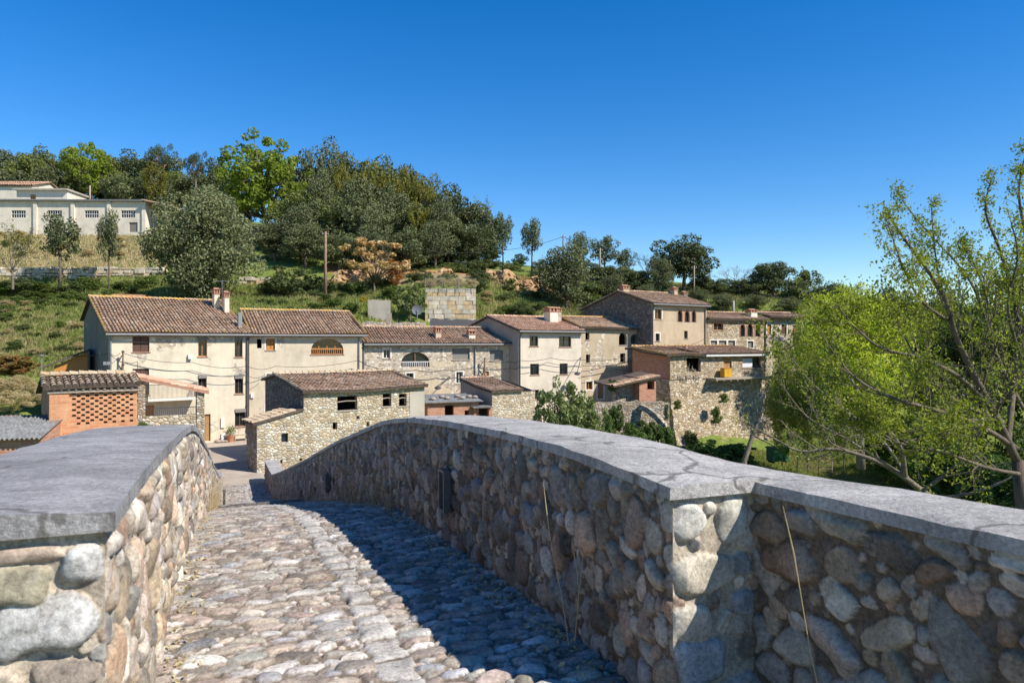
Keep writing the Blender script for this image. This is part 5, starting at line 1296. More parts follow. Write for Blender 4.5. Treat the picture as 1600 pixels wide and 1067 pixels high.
for u, d, v, w_ in ((560,110,266,70),(615,106,284,66),(690,104,304,56),(500,106,262,56),(470,100,312,60),(580,101,316,56),(680,100,340,56)): plant('olive', 0, u, d, v, w_*1.3, 'grey green oak crown in the lit front of the grove', 'tree', 'grey green oaks in the grove')
plant('bare', 1, 738, 112, 306, 70, 'half leafless tree at the right shoulder of the dark grove')
plant('slim', 0, 786, 108, 332, 42, 'slim dark oak at the right end of the grove')
plant('slim', 0, 831, 106, 341, 50, 'small open crowned oak standing alone against the sky')
plant('olive', 0, 886, 86, 372, 116, 'big grey green oak above the pale pink house', vbase=494)
plant('slim', 0, 906, 112, 361, 44, 'dark oak just right of the utility pole on the ridge')
plant('slim', 0, 944, 110, 368, 60, 'open crowned dark oak left of the tall ochre house')
plant('slim', 0, 975, 112, 388, 46, 'low dark oak next to the open crowned oak')
plant('olive', 0, 958, 92, 424, 60, 'olive toned tree behind the gable of the tall ochre house', vbase=480)
plant('oak', 1, 1068, 104, 364, 106, 'broad dark holm oak above the tall ochre house roof')
plant('olive', 0, 1030, 100, 396, 60, 'greyer oak overlapping the left side of the broad dark holm oak')
plant('bare', 0, 1012, 110, 392, 44, 'leafless pale tree between the ridge oaks')
plant('bare', 0, 1152, 106, 414, 64, 'grey leafless tree behind the triple arch house')
plant('oak', 2, 1208, 104, 404, 76, 'dark round oak above the farthest stone house')
plant('mid', 0, 1262, 106, 421, 54, 'dull green tree at the right end of the ridge')
plant('oak', 0, 1300, 100, 438, 50, 'dark low oak behind the bright willow')
for u, d, v, w_ in ((1130,96,456,50),(1180,98,458,50),(1235,96,462,60),(1090,98,448,46),(1010,94,442,50),(1050,94,446,44)): plant('olive', 0, u, d, v, w_, 'small olive tree on the slope behind the tall ochre house', 'tree', 'small olive trees on the far slope')
for u, d, v, w_ in ((905,104,404,60),(940,104,412,56),(975,104,414,56),(1000,106,420,50),(1095,106,424,50),(1125,104,434,56),(1165,104,432,56),(1185,106,426,50),(1240,104,432,50),(1280,102,446,56),(1320,100,446,60)): plant('oakfull', (u//5) % 3, u, d, v, w_, 'dark rounded scrub oak in the hedge line along the ridge', 'tree', 'scrub oaks along the ridge')
# --- free standing trees on the left slope
plant('grey', 0, 321, 80, 286, 172, 'huge rounded grey green oak towering behind the long tiled roof', vbase=476)
plant('slim', 0, 94, 92, 334, 82, 'dark slender oak left of the warehouse pilaster trees on the terrace', vbase=440)
plant('slim', 0, 170, 92, 328, 50, 'narrow two tiered dark oak in front of the warehouse door side', vbase=446)
plant('bare', 1, 20, 88, 346, 74, 'thin yellowing half bare tree at the left edge of the terrace', vbase=446)
plant('dry', 0, 585, 86, 366, 124, 'withered tan leaved tree beside the brown wooden pole', vbase=460)
plant('rust', 0, 612, 88, 400, 56, 'rust brown withered bush right of the tan leaved tree', 'bush', vbase=456)
plant('loquat', 0, 641, 74.3, 433, 58, 'dark glossy tree left of the block retaining wall', vbase=500)
plant('darkshrub', 0, 452, 84, 412, 104, 'large dark green shrub behind the tiled roofs, left of the wooden pole', 'shrub', vbase=478)
plant('darkshrub', 0, 500, 86, 430, 50, 'rounded dark shrub right at the foot of the wooden pole', 'shrub', vbase=470)
plant('flower', 0, 568, 73, 462, 16, 'yellow flowering bush by the concrete slab', 'bush', vbase=474)
plant('hedge', 0, 20, 56, 552, 78, 'reddish green clipped hedge at the left edge', 'hedge', vbase=586)
plant('twig', 0, 24, 50, 584, 86, 'dry greyish brushwood below the red and green hedge', 'bush', vbase=622)
plant('twig', 0, 118, 35.5, 660, 40, 'thin dry bush growing in front of the perforated brick wall', 'bush', vbase=700)
plant('redflower', 0, 6, 29, 714, 30, 'red flowering bush at the foot of the brick shed', 'bush', vbase=745)
plant('shrub', 0, 223, 36.4, 655, 34, 'bright green shrub at the foot of the porch pillar', 'shrub', vbase=684)
for u, v, d, w_, vb in ((-4,588,50,60,628),(48,592,49,50,628),(70,602,47,40,632),(20,606,46,66,644)): plant('twig', 0, u, d, v, w_, 'pale dry brushwood beside the thin grey street lamp at the left edge', 'bush', 'dry brushwood by the street lamp', vbase=vb)
rgo = random.Random(21)
for i in range(34):                                  # the wooded bank goes on beyond the right edge
    d = rgo.uniform(34, 110); u = 1640+rgo.uniform(0, 1150); x = (u-CU)/F*d
    if -10.8 < ground_at(x, d): plant(*rgo.choice([('oakfull', 0), ('oakfull', 1), ('midfull', 0), ('olive', 0), ('mid', 1)]), u, d, CV-(ground_at(x, d)+rgo.uniform(7, 11))*F/d, rgo.uniform(7, 10)*F/d, 'leafy tree of the river bank beyond the right edge', 'tree', 'trees beyond the right edge')
# --- shrubs scattered over the slope
rgp = random.Random(12)
LS = 'small green shrub on the grassy slope below the dry stone wall'
for u, v, d, w_ in ((20,470,84,40),(52,462,88,46),(205,462,86,30),(92,470,86,40),(150,476,84,44),(232,470,84,34),(60,494,80,38),(120,492,80,40),(20,500,78,34),(96,520,74,30),(40,540,70,36),(120,545,68,36),(70,512,76,30),(130,560,64,30),(230,444,90,34)):
    plant('shrub', rgp.randrange(2), u, d, v-rgp.uniform(8, 20), w_, LS, 'shrub', 'shrubs on the left slope', vbase=v+8)
for u, v, d, w_ in ((-5,450,90,60),(35,448,91,60),(66,452,90,50),(112,452,91,50),(140,450,92,50),(192,450,92,46),(222,456,90,46),(12,486,80,50),(44,480,82,40),(84,484,82,44),(132,470,86,44),(176,466,88,40),(104,470,85,40)):
    plant('darkshrub' if (u//3) % 2 else 'shrub', 0, u, d, v-rgp.uniform(12, 24), w_, 'dense dark shrub in the belt of scrub under the dry stone wall', 'shrub', 'belt of scrub under the dry stone wall', vbase=v+10)
LD = 'dark low bush along the upper edge of the clay bank'
for u, v, d, w_ in ((700,422,102,40),(735,420,102,44),(765,412,104,40),(800,420,104,40),(840,432,100,36),(660,424,100,40),(690,404,106,40),(730,400,108,36),(770,398,108,36),(812,408,106,30),(850,416,104,40),(960,436,104,50),(1000,448,100,50)):
    plant('darkshrub', 0, u, d, v-14, w_, LD, 'shrub', 'bushes along the clay bank', vbase=v+10)
LR = 'green bush on the slope right of the block wall'
for u, v, d, w_ in ((770,462,86,24),(790,482,80,26),(830,490,80,24),(822,466,88,26),(850,478,84,30),(915,490,80,26),(800,450,92,24)): plant('shrub', rgp.randrange(2), u, d, v-8, w_, LR, 'shrub', 'bushes right of the block wall', vbase=v+8)
for u, v, d, w_ in ((520,476,76,34),(548,484,74,30),(500,486,76,34),(470,478,80,30),(430,474,82,36)): plant('shrub', rgp.randrange(2), u, d, v-14, w_, 'leafy bush on the bright green slope above the wooden arched window house', 'shrub', 'bushes on the bright slope', vbase=v+6)
for u, v, d, w_ in ((380,468,86,30),(405,476,84,30)): plant('twig', 0, u, d, v-16, w_, 'brownish dry bush behind the twin chimneys', 'bush', 'dry bushes behind the chimneys', vbase=v+4)
for u, v, d, w_ in ((745,418,96,44),(765,440,92,40),(795,470,86,40),(815,488,80,44),(760,476,84,40),(842,462,88,40),(930,478,88,40),(905,470,90,44),(925,452,92,50),(965,462,92,44),(780,500,77,34),(1000,470,88,36)):
    plant('darkshrub' if (u//5) % 2 else 'shrub', 0, u, d, v-rgp.uniform(12,22), w_, 'bushy scrub crowding the slope behind the pale pink house', 'shrub', 'scrub behind the pale pink house', vbase=v+10)
for u, v, d, w_ in ((560,458,84,44),(535,452,88,40),(610,462,82,40),(640,446,92,36),(420,452,92,60),(392,456,90,50),(475,452,88,50)):
    plant('darkshrub' if (u//5) % 2 else 'shrub', 0, u, d, v-rgp.uniform(12,24), w_, 'green scrub around the foot of the withered tan tree', 'shrub', 'scrub around the withered tree', vbase=v+10)
for u, v, d, w_ in ((672,446,79,30),(692,444,80,34),(714,445,79,32),(735,446,80,30)): plant('twig', 0, u, d, v-13, w_, 'tan dry grass clump behind the wire fence on the block wall', 'bush', 'dry grass behind the wire fence', vbase=v+8)
for u, v, d, w_ in ((655,432,89,44),(700,436,88,40),(725,424,96,50),(748,432,89,40),(620,434,94,50),(590,440,88,40),(670,440,86,30),(750,444,85,34)): plant('darkshrub', 0, u, d, v-14, w_, 'dark scrub between the block wall and the grove', 'shrub', 'scrub between block wall and grove', vbase=v+10)
rgq = np.random.default_rng(44)
def scatter(kinds, u0, u1, v0, v1, d0, d1, n, lo, hi, label, group):
    k = 0
    while k < n:
        d = rgq.uniform(d0, d1); u = rgq.uniform(u0, u1); z = ground_at((u-CU)/F*d, d); v = CV-z*F/d
        if v0 < v < v1:
            w_ = rgq.uniform(lo, hi); plant(kinds[rgq.integers(len(kinds))], 0, u, d, v-w_*rgq.uniform(.35, .6), w_, label, 'shrub', group); k += 1
scatter(['shrub','darkshrub','twig','shrub','darkshrub'], -5, 132, 470, 560, 58, 92, 55, 10, 30, 'small wild bush on the rough grass slope left of the long house', 'wild bushes left of the long house')
scatter(['shrub','darkshrub','shrub'], 400, 600, 455, 500, 66, 90, 22, 10, 26, 'small wild bush on the grass above the wooden arched window house', 'wild bushes above the arched window house')
scatter(['shrub','darkshrub','twig'], 745, 1000, 445, 500, 72, 98, 34, 10, 28, 'small wild bush on the slope between block wall and tall ochre house', 'wild bushes behind the pink house')
scatter(['twig','shrub','twig'], 0, 250, 365, 415, 100, 118, 22, 8, 22, 'small wild bush on the dry bank below the warehouse', 'wild bushes below the warehouse')
# raw orange earth banks
def earth_bank(u0, u1, d, vtop, vbot, seed):
    rg = np.random.default_rng(seed); nu, nv = 40, 14; V = []
    for j in range(nv+1):
        for i in range(nu+1):
            t = i/nu; s = j/nv; u = u0+(u1-u0)*t; top = vtop+8*math.sin(t*7+seed)+4*math.sin(t*19+seed)
            fade = min(1, 9*t, 9*(1-t)); v = vbot+(top-vbot)*s*max(.05, fade)
            dd = d+1.8*s+rg.normal(0, .16)+.3*math.sin(t*23+3*s); p = P(u, v, dd); V.append((p.x, p.y, p.z))
    Vb = V[-(nu+1):]; V += [(x, y+4, z-.6) for x, y, z in Vb]; k = nu+1
    f = [(j*k+i, j*k+i+1, (j+1)*k+i+1, (j+1)*k+i) for j in range(nv+1) for i in range(nu)]
    mb = MB(); mb.add(V, f); o = mb.build('earth_bank', M['clay'], None, False); tag(o, kind='structure')
earth_bank(505, 640, 90.5, 420, 458, 1); earth_bank(640, 765, 92.5, 428, 448, 2); earth_bank(745, 865, 90, 428, 462, 3)
# --- riverbank plants
plant('loquat', 0, 872, 43, 583, 92, 'leafy loquat tree with pale twigs rising behind the right parapet', vbase=716)
plant('loquat', 0, 914, 46, 606, 86, 'lower loquat tree to the right of the leafy one behind the parapet', vbase=716)
for u, v, d, w_, vb in ((962,628,56,30,676),(950,640,54,26,700),(1012,652,55.6,50,704),(985,655,55,40,712),(1038,660,55.5,40,712),(1040,620,58.3,18,668),(1000,668,54,46,716)): plant('ivy', 0, u, d, v, w_, 'dark green ivy tangle over the ruined arch and terrace wall', 'ivy', 'ivy around the ruined arch', vbase=vb)
plant('ivy', 0, 957, 59.2, 590, 22, 'ivy draped over the broken wall beside the brick outhouse', 'ivy', vbase=612, yscale=.6)
for u, v, d, w_, vb in ((1058,622,62.6,16,640),(1118,632,62.5,22,664),(1080,668,61,30,712),(1062,694,60,30,720),(1130,612,64.5,20,630)): plant('shrub', 0, u, d, v, w_, 'bush sprouting from the tall river wall', 'shrub', 'bushes on the river wall', vbase=vb)
for u, v, d, w_ in ((1100,684,58,64),(1150,688,57,74),(1060,690,57,54),(1125,694,56,60)): plant('ivy', 0, u, d, v, w_, 'dark low bramble patch on the river meadow edge', 'bush', 'brambles on the meadow edge', vbase=v+44)
plant('wisteria', 0, 1214, 79.5, 523, 30, 'mauve wisteria under the windows of the farthest stone house', 'climber', vbase=541)
plant('willow', 0, 1335, 72, 438, 158, 'bright yellow green willow behind the bamboo', vbase=600)
plant('willow', 0, 1285, 66, 470, 100, 'lower yellow green willow in front of the farthest stone house', vbase=620)
plant('willow', 0, 1345, 50, 446, 190, 'big rounded bright green willow filling the view right of the river house', vbase=715)
plant('bamboo', 0, 1262, 56, 498, 132, 'feathery olive green bamboo clump right of the river house', 'bamboo', vbase=718)
plant('bamboo', 0, 1318, 52, 540, 120, 'second bamboo clump nearer the young leaved branches', 'bamboo', vbase=724)
plant('bamboo', 0, 1222, 58, 560, 70, 'small bamboo clump hugging the corner of the river wall', 'bamboo', vbase=716)
LB = 'leafy green tree in the thicket behind the young leaved branches'
for u, v, d, w_, kk, vb in ((1420,470,78,120,'mid',640),(1500,474,74,130,'mid',660),(1580,480,70,130,'mid',660),(1650,470,70,140,'mid',660),(1450,560,62,120,'mid',700),(1540,560,58,140,'mid',720),(1400,520,70,80,'green',690),(1480,600,54,120,'mid',748),(1570,620,50,130,'mid',770),(1640,560,54,150,'mid',760)):
    plant(kk, 0 if kk == 'green' else rgp.randrange(2), u, d, v, w_, LB if kk == 'mid' else 'fresh green tree between the bamboo and the thicket', 'tree', 'trees of the right bank thicket' if kk == 'mid' else None, vbase=vb)
for u, v, d, w_, vb in ((1420,452,92,90,560),(1392,446,96,50,540),(1480,450,92,90,560),(1560,452,90,90,560)): plant('oak', 1, u, d, v, w_, 'dark oak behind the right bank thicket', 'tree', 'dark oaks behind the thicket', vbase=vb)
for u, v, d, w_, vb in ((1420,640,52,100,756),(1500,680,46,120,790),(1580,700,42,120,820),(1385,660,54,70,742),(1640,680,44,140,820)): plant('ivy', 0, u, d, v, w_, 'green undergrowth below the thicket on the right bank', 'bush', 'undergrowth of the right bank', vbase=vb)
# --- nearest tree on the right: pale bare limbs with young leaves
def young_tree(label, trunk_pts, main, seed, root_p, r_trunk, nleaf_scale=1.0, kf=.33, bark='bark'):
    rg = np.random.default_rng(seed); e = thing('young_tree', label, 'tree', root_p); o = Vector(root_p)
    mb = MB(); ends = []
    def L(p): return P(*p)-o
    tp = [Vector((0, 0, -.3))]+[L(p) for p in trunk_pts]; mb.tube(tp, [r_trunk*(1-.45*i/(len(tp)-1)) for i in range(len(tp))], 9)
    def smooth(pts, n):
        out = []
        for i in range(len(pts)-1):
            p0 = pts[max(0, i-1)]; p1 = pts[i]; p2 = pts[i+1]; p3 = pts[min(len(pts)-1, i+2)]
            for k in range(n):
                t = k/n; out.append(.5*((2*p1)+(p2-p0)*t+(2*p0-5*p1+4*p2-p3)*t*t+(3*p1-p0-3*p2+p3)*t**3))
        return out+[pts[-1]]
    def twig(p, d, Ln, r, depth):
        n = 4; pts = [p]; dd = d.copy()
        for k in range(n): dd = (dd+Vector(rg.normal(0, .13, 3))+Vector((0, 0, .06))).normalized(); pts.append(pts[-1]+dd*Ln/n)
        mb.tube(pts, [r*(1-.7*i/n) for i in range(n+1)], 4 if r > .012 else 3, 0, cap=False)
        if depth <= 1:
            for i in range(1, n+1):
                for q in range(3 if depth == 0 else 2): ends.append(pts[i]+Vector(rg.normal(0, .04, 3)))
        if depth > 0:
            m = int(rg.integers(4, 7)) if depth == 2 else int(rg.integers(3, 5))
            for q in range(m):
                t = rg.uniform(.2, 1)*n; i = min(n-1, int(t)); s = pts[i].lerp(pts[i+1], t-i)
                ax = (pts[i+1]-pts[i]).normalized(); side = ax.cross(Vector(rg.normal(0, 1, 3))).normalized()
                twig(s, (ax*.8+side*rg.uniform(.4, .9)+Vector((0, 0, .15))).normalized(), Ln*rg.uniform(.42, .65), r*.55, depth-1)
    for pts, r0 in main:
        pp = smooth([L(p) for p in pts], 5); n = len(pp); r0 = r0*.5; mb.tube(pp, [r0*(1-.8*i/(n-1)) for i in range(n)], 7, 0)
        tot = sum((pp[i+1]-pp[i]).length for i in range(n-1)); nb = int(tot/(.17 if kf > .1 else .30))
        for q in range(nb):
            t = (.12+.88*(q+rg.uniform(0, .9))/nb)*(n-1); i = min(n-2, int(t)); s = pp[i].lerp(pp[i+1], t-i); ax = (pp[i+1]-pp[i]).normalized()
            side = ax.cross(Vector(rg.normal(0, 1, 3))).normalized(); f = 1-t/(n-1)
            if (s+o).z > .55: twig(s, (ax*1.1+side*rg.uniform(.4, .8)).normalized(), rg.uniform(.12, .45)*(.45+1.1*f), max(.005, r0*(.25*f+.10)), 0 if rg.uniform() < .45 else 1); ends.append(s)
            elif rg.uniform() < .62: twig(s, (ax*.75+side*rg.uniform(.5, 1.0)+Vector((0, 0, .2))).normalized(), rg.uniform(.5, 1.15)*(.55+.75*f), max(.007, r0*(.32*f+.12)), 2 if rg.uniform() < .55 else 1)
        for q in range(4): ends.append(pp[-1]+Vector(rg.normal(0, .05, 3)))
    mb.build('trunk', M[bark], e, True)
    E_ = np.array([tuple(x) for x in ends]); k = int(5*nleaf_scale)
    keep = rg.uniform(0, 1, len(E_)) < kf; E_ = E_[keep]
    C_ = np.repeat(E_, k, 0)+rg.normal(0, .040, (len(E_)*k, 3))
    V, Fc = leaf_faces(C_, .052, rg, np.array([0, 0, .6]), .5); np_mesh('leaves', V, Fc, M['leaf_young'], e)
    return len(C_)
young_tree('pale limbed tree with fresh yellow green leaves reaching up at the right edge',
  [(1606,860,10.5),(1598,780,10.5),(1590,720,10.5)],
  [([(1590,722,10.5),(1561,660,10.3),(1534,609,10.2),(1507,555,10.1),(1492,519,10),(1478,470,9.9),(1448,420,9.8),(1412,372,9.7),(1390,338,9.7)],.12),
   ([(1575,690,10.5),(1582,620,10.8),(1590,540,11),(1586,470,11.1),(1562,390,11.2),(1540,330,11.2),(1548,284,11.2)],.10),
   ([(1550,640,10.3),(1500,590,9.8),(1440,560,9.5),(1380,545,9.3),(1340,515,9.2),(1310,480,9.1)],.07),
   ([(1530,605,10.2),(1500,540,10.8),(1478,480,11.2),(1462,400,11.5),(1455,320,11.6)],.06),
   ([(1588,700,10.5),(1530,665,10),(1460,640,9.6),(1390,620,9.4),(1330,585,9.3),(1285,525,9.2)],.08),
   ([(1586,560,11),(1612,470,10.6),(1604,380,10.4),(1592,300,10.4),(1604,236,10.4)],.08),
   ([(1600,640,11),(1560,560,11.6),(1530,470,12),(1502,420,12),(1440,352,12.2),(1400,300,12.2)],.06),
   ([(1592,740,10.4),(1540,730,10),(1470,705,9.7),(1400,690,9.5),(1345,650,9.4)],.06),
   ([(1480,500,10),(1440,470,9.6),(1412,420,9.4),(1384,340,9.3)],.045),
   ([(1586,600,11),(1556,520,11.3),(1530,430,11.4),(1500,380,11.5)],.05),([(1570,660,10.6),(1500,630,10.8),(1445,580,11),(1400,500,11.2),(1378,450,11.2)],.06),([(1595,560,10.2),(1575,480,9.8),(1590,400,9.6),(1575,330,9.5)],.05),([(1560,655,10.3),(1480,660,9.8),(1420,690,9.6),(1350,700,9.5)],.05)],
  5, tuple(P(1612,1500,10.5)), .15)
young_tree('low spreading tree with long pale arching branches over the river meadow',
  [(1470,800,15),(1438,765,15)],
  [([(1438,765,15),(1402,738,15),(1360,717,15.2),(1306,702,15.4),(1252,705,15.6),(1222,692,15.7),(1180,668,15.8)],.13),
   ([(1414,745,15),(1408,702,14.6),(1390,675,14.4),(1369,651,14.2),(1340,610,14),(1315,567,14),(1288,519,14)],.12),
   ([(1420,750,15),(1380,690,15.6),(1320,640,16),(1270,600,16.2),(1238,560,16.3)],.08),
   ([(1440,768,15),(1500,720,14.4),(1540,660,14),(1560,600,13.8)],.09),
   ([(1400,735,15),(1330,690,14.4),(1260,650,14.2),(1215,590,14.2)],.07),
   ([(1450,780,15),(1520,770,14),(1590,740,13.6),(1640,700,13.5)],.08),
   ([(1408,702,14.6),(1440,640,14.2),(1455,580,14),(1440,520,14)],.07)],
  6, tuple(P(1478,1260,15)), .17, 1.0, .08, 'bark_pale')
# --- leaf litter and grit along the foot of the parapets
rg = np.random.default_rng(31); n_ = 900; ss_ = 2.6+rg.exponential(7, n_); ss_ = np.clip(ss_, 2.6, 30); sd = rg.uniform(0, 1, n_) < .62
cc_ = np.where(sd, HW-.05-np.abs(rg.normal(0, .10, n_)), -HW+.05+np.abs(rg.normal(0, .08, n_)))
Cn = np.stack([O2.x+T.x*ss_+E.x*cc_, O2.y+T.y*ss_+E.y*cc_, prof(ss_)-HP+.024], 1)
V, Fc = leaf_faces(Cn, .034, rg, np.array([0, 0, 2.5])); tag(np_mesh('leaf_litter', V, Fc, M['straw']), kind='stuff')
# --- grass as ground cover on the slopes and meadow
rg = np.random.default_rng(8); blades = []
def sow(u0, v0, u1, v1, d0, d1, n, h0, h1):
    d = rg.uniform(d0, d1, n*3); u = rg.uniform(u0, u1, n*3); x = (u-CU)/F*d; z = terrain(x, d); v = CV-z*F/d
    ok = (v > v0) & (v < v1); x, y, z = x[ok][:n], d[ok][:n], z[ok][:n]; k = len(x)
    for q in range(3):
        a = rg.uniform(0, 6.28, k); h = rg.uniform(h0, h1, k); w_ = h*.16; px_ = x+rg.normal(0, .15, k); py_ = y+rg.normal(0, .15, k)
        lx = rg.normal(0, .35, k)*h; ly = rg.normal(0, .35, k)*h
        blades.append(np.stack([np.stack([px_-np.cos(a)*w_, py_-np.sin(a)*w_, z-.05], 1), np.stack([px_+np.cos(a)*w_, py_+np.sin(a)*w_, z-.05], 1), np.stack([px_+lx, py_+ly, z+h], 1)], 1).reshape(-1, 3))
sow(0,430,260,590,58,98,16000,.12,.45); sow(240,440,620,510,66,94,10000,.12,.45); sow(740,420,1000,510,72,100,9000,.12,.45)
sow(-20,350,270,425,97,122,6000,.12,.4); sow(1150,690,1500,760,46,64,9000,.12,.3); sow(1000,430,1350,500,88,112,5000,.15,.5)
Vb = np.concatenate(blades); tag(np_mesh('grass', Vb, np.arange(len(Vb)).reshape(-1, 3), M['grass']), kind='stuff')
blades = []; sow(-20,350,270,425,97,122,5500,.15,.45); Vb = np.concatenate(blades)
tag(np_mesh('dry_grass_cover', Vb, np.arange(len(Vb)).reshape(-1, 3), M['straw']), kind='stuff')
for kx, pr in list(PROTO.items()):                    # prototypes no spot asked for
    if not pr['used']:
        for c in list(pr['o'].children): bpy.data.objects.remove(c)
        bpy.data.objects.remove(pr['o'])
# ------------------------------------------------------------------ poles, cables, lamps and small things
def pole(label, u, d, vtop, vbase, r, mat='bark_pole', name='utility_pole', arm=True):
    x = (u-CU)/F*d; z0 = -(vbase-CV)/F*d; z1 = -(vtop-CV)/F*d; e = thing(name, label, 'pole', (x, d, z0)); h = z1-z0
    mb = MB(); mb.tube([(0,0,-.6),(0,0,h*.5),(.02,0,h)], [r*1.2,r,r*.75], 9); mb.build('post', M[mat], e, True)
    if arm:
        m2 = MB(); m2.beam((-.35,0,h-.35),(.35,0,h-.35),.07,.09); m2.build('crossarm', M['iron'], e)
        for s in (-.3,.3): m3 = MB(); m3.lathe((s,0,h-.305),[(.03,0),(.06,.03),(.06,.08),(.03,.12)],8); m3.build('insulator', M['frame_white'], e)
    return Vector((x, d, z1-.25))
p1 = pole('brown wooden utility pole behind the wooden arched window house', 508.5, 84, 362, 460, .17)
p2 = pole('wooden utility pole on the ridge among the dark oaks', 880, 100, 367, 440, .15)
p3 = pole('grey utility pole in front of the open crowned ridge oak', 937.5, 104, 388, 442, .13, 'wood_grey')
p4 = pole('slim grey pole below the broad dark holm oak', 1084.5, 98, 415, 460, .10, 'wood_grey')
p5 = pole('short concrete post behind the triple arch house chimney', 1146, 86, 470, 500, .14, 'concrete', 'post', False)
p6 = pole('short dark pole on top of the warehouse roof', 140.5, 118, 290, 318, .14, 'wood_grey', 'post', False)
def cable(label, pts, sag=.3, r=.018, group=None, mat='black'):
    out = []
    for i in range(len(pts)-1):
        a, b = Vector(pts[i]), Vector(pts[i+1])
        for k in range(9): t = k/9; p = a.lerp(b, t); p.z -= sag*4*t*(1-t); out.append(p)
    out.append(Vector(pts[-1])); o = out[0].copy(); mb = MB(); mb.tube([p-o for p in out], r, 5)
    x = mb.build('power_cable', M[mat]); x.location = o; return tag(x, label, 'cable', group)
fa = lambda h, u, v, y=-.6: h.world(h.px(u, v, y)[0], y, h.px(u, v, y)[1])
cable('upper dark cable from the wooden bracket across the long cream house', [fa(A,190,551,-.5), fa(A,300,566), fa(A,386,572), fa(B,430,572), fa(B,560,563)], .25)
cable('dark cable running below the upper one across the long cream house', [fa(A,190,564,-.5), fa(A,300,579), fa(A,386,586), fa(B,415,585)], .25)
cable('thin cable crossing the open sky gap from the left lamp post to the long house', [P(-40,553,58), P(65,553,58), fa(A,172,552), fa(A,188,551,-.5)], .2)
cable('cable along the front of the loggia house to the wall bracket', [fa(B,560,563), fa(C,600,577), fa(C,650,578), fa(C,693,578), fa(C,740,574)], .15, .03)
cable('upper cable over the front of the pale pink house', [fa(C,754,563,-.5), fa(C,798,565), fa(Eh,812,563), fa(Eh,860,559), fa(Eh,908,562), fa(Fh,960,561), fa(Fh,1010,548)], .15, .022)
cable('lower cable over the front of the pale pink house', [fa(C,748,573,-.5), fa(C,798,575), fa(Eh,812,573), fa(Eh,855,566), fa(Eh,908,571), fa(Fh,965,568), fa(Fh,1012,553)], .15, .022)
cable('cable sloping up beside the low house roof to the tall ochre house corner', [fa(Fh,905,588), fa(Fh,960,577), fa(Fh,1012,575)], .2, .018)
cable('cable from the ochre house corner across its lower wall', [fa(Fh,1012,548), fa(Dh,1060,542), fa(Dh,1100,530)], .15, .02)
cable('long sagging hill cable running left from the brown wooden pole', [p1, P(404,404,92), P(300,410,98)], .2, .03)
cable('hill cable running right from the brown wooden pole to the ridge pole', [p1, P(640,386,92), P(760,392,96), p2], .5, .03)
cable('hill cable between the two ridge poles', [p2, p3], .3, .025)
cable('hill cable from the grey ridge pole to the slim grey pole', [p3, p4], .3, .025)
cable('guy cable rising right from the short concrete post', [p5, P(1180,455,92), P(1250,470,96)], .2, .025)
cable('looped cable down the porch to the brick barn', [fa(A,172,554), P(215,565,44), P(214,585,37)], .3, .015)
# wall brackets and street lamps
def bracket(label, h, u, v0, v1):
    x, z1 = h.px(u, v0); _, z0 = h.px(u, v1); e = thing('cable_bracket', label, 'bracket', h.world(x, 0, z0), h.a); H = z1-z0
    mb = MB(); mb.tube([(0,-.5,0),(0,-.5,H)], .06, 7); mb.build('post', M['bark_pole'], e)
    mb = MB(); mb.beam((0,0,H*.15),(0,-.5,H*.75),.06,.06); mb.beam((0,0,H*.8),(0,-.5,H*.8),.06,.06); mb.build('strut', M['iron'], e)
    for t in (.35,.95): m3 = MB(); m3.lathe((0,-.5,H*t),[(.05,0),(.10,.04),(.10,.1),(.05,.14)],8); m3.build('insulator', M['pan'], e)
bracket('wooden cable bracket on the left end of the long cream house', A, 190, 549, 583)
bracket('iron cable bracket in the middle of the loggia house', C, 754, 560, 590)
bracket('cable bracket on the corner of the beige stone house', Fh, 1012, 539, 562)
def street_lamp(label, h, u0, v0, u1, v1):
    x0, z0 = h.px(u0, v0); e = thing('street_lamp', label, 'lamp', h.world(x0, 0, z0), h.a); x1, z1 = h.px(u1, v1, -1.3); dx, dz = x1-x0, z1-z0
    mb = MB(); mb.tube([(0,-.02,0),(dx*.15,-.4,.12),(dx*.6,-.9,dz*.45),(dx,-1.3,dz+.12)], .035, 6); mb.build('arm', M['iron'], e)
    mb = MB(); mb.lathe((dx,-1.3,dz-.16),[(.05,.30),(.14,.24),(.27,.14),(.30,.08),(.28,.05)][::-1],14); mb.build('head', M['iron'], e)
    mb = MB(); mb.lathe((dx,-1.3,dz-.20),[(.05,0),(.18,.03),(.25,.08)],14); mb.build('lens', M['lamp_glass'], e)
street_lamp('dark street lamp on a curved arm in front of the loggia house', C, 703, 590, 684, 605)
street_lamp('dark street lamp on a curved arm between the pale pink and beige houses', Eh, 906, 560, 902, 583)
e = thing('street_lamp','tall thin grey street lamp behind the brick barn roof','lamp',tuple(P(65,640,54)))
mb = MB(); h_ = P(65,558,54).z-P(65,640,54).z; mb.tube([(0,0,-2),(0,0,h_)],[.06,.05],8); mb.build('post',M['zinc'],e)
mb = MB(); mb.lathe((0,0,h_),[(.04,0),(.16,.04),(.18,.16),(.10,.2)],10); mb.build('head',M['zinc'],e)
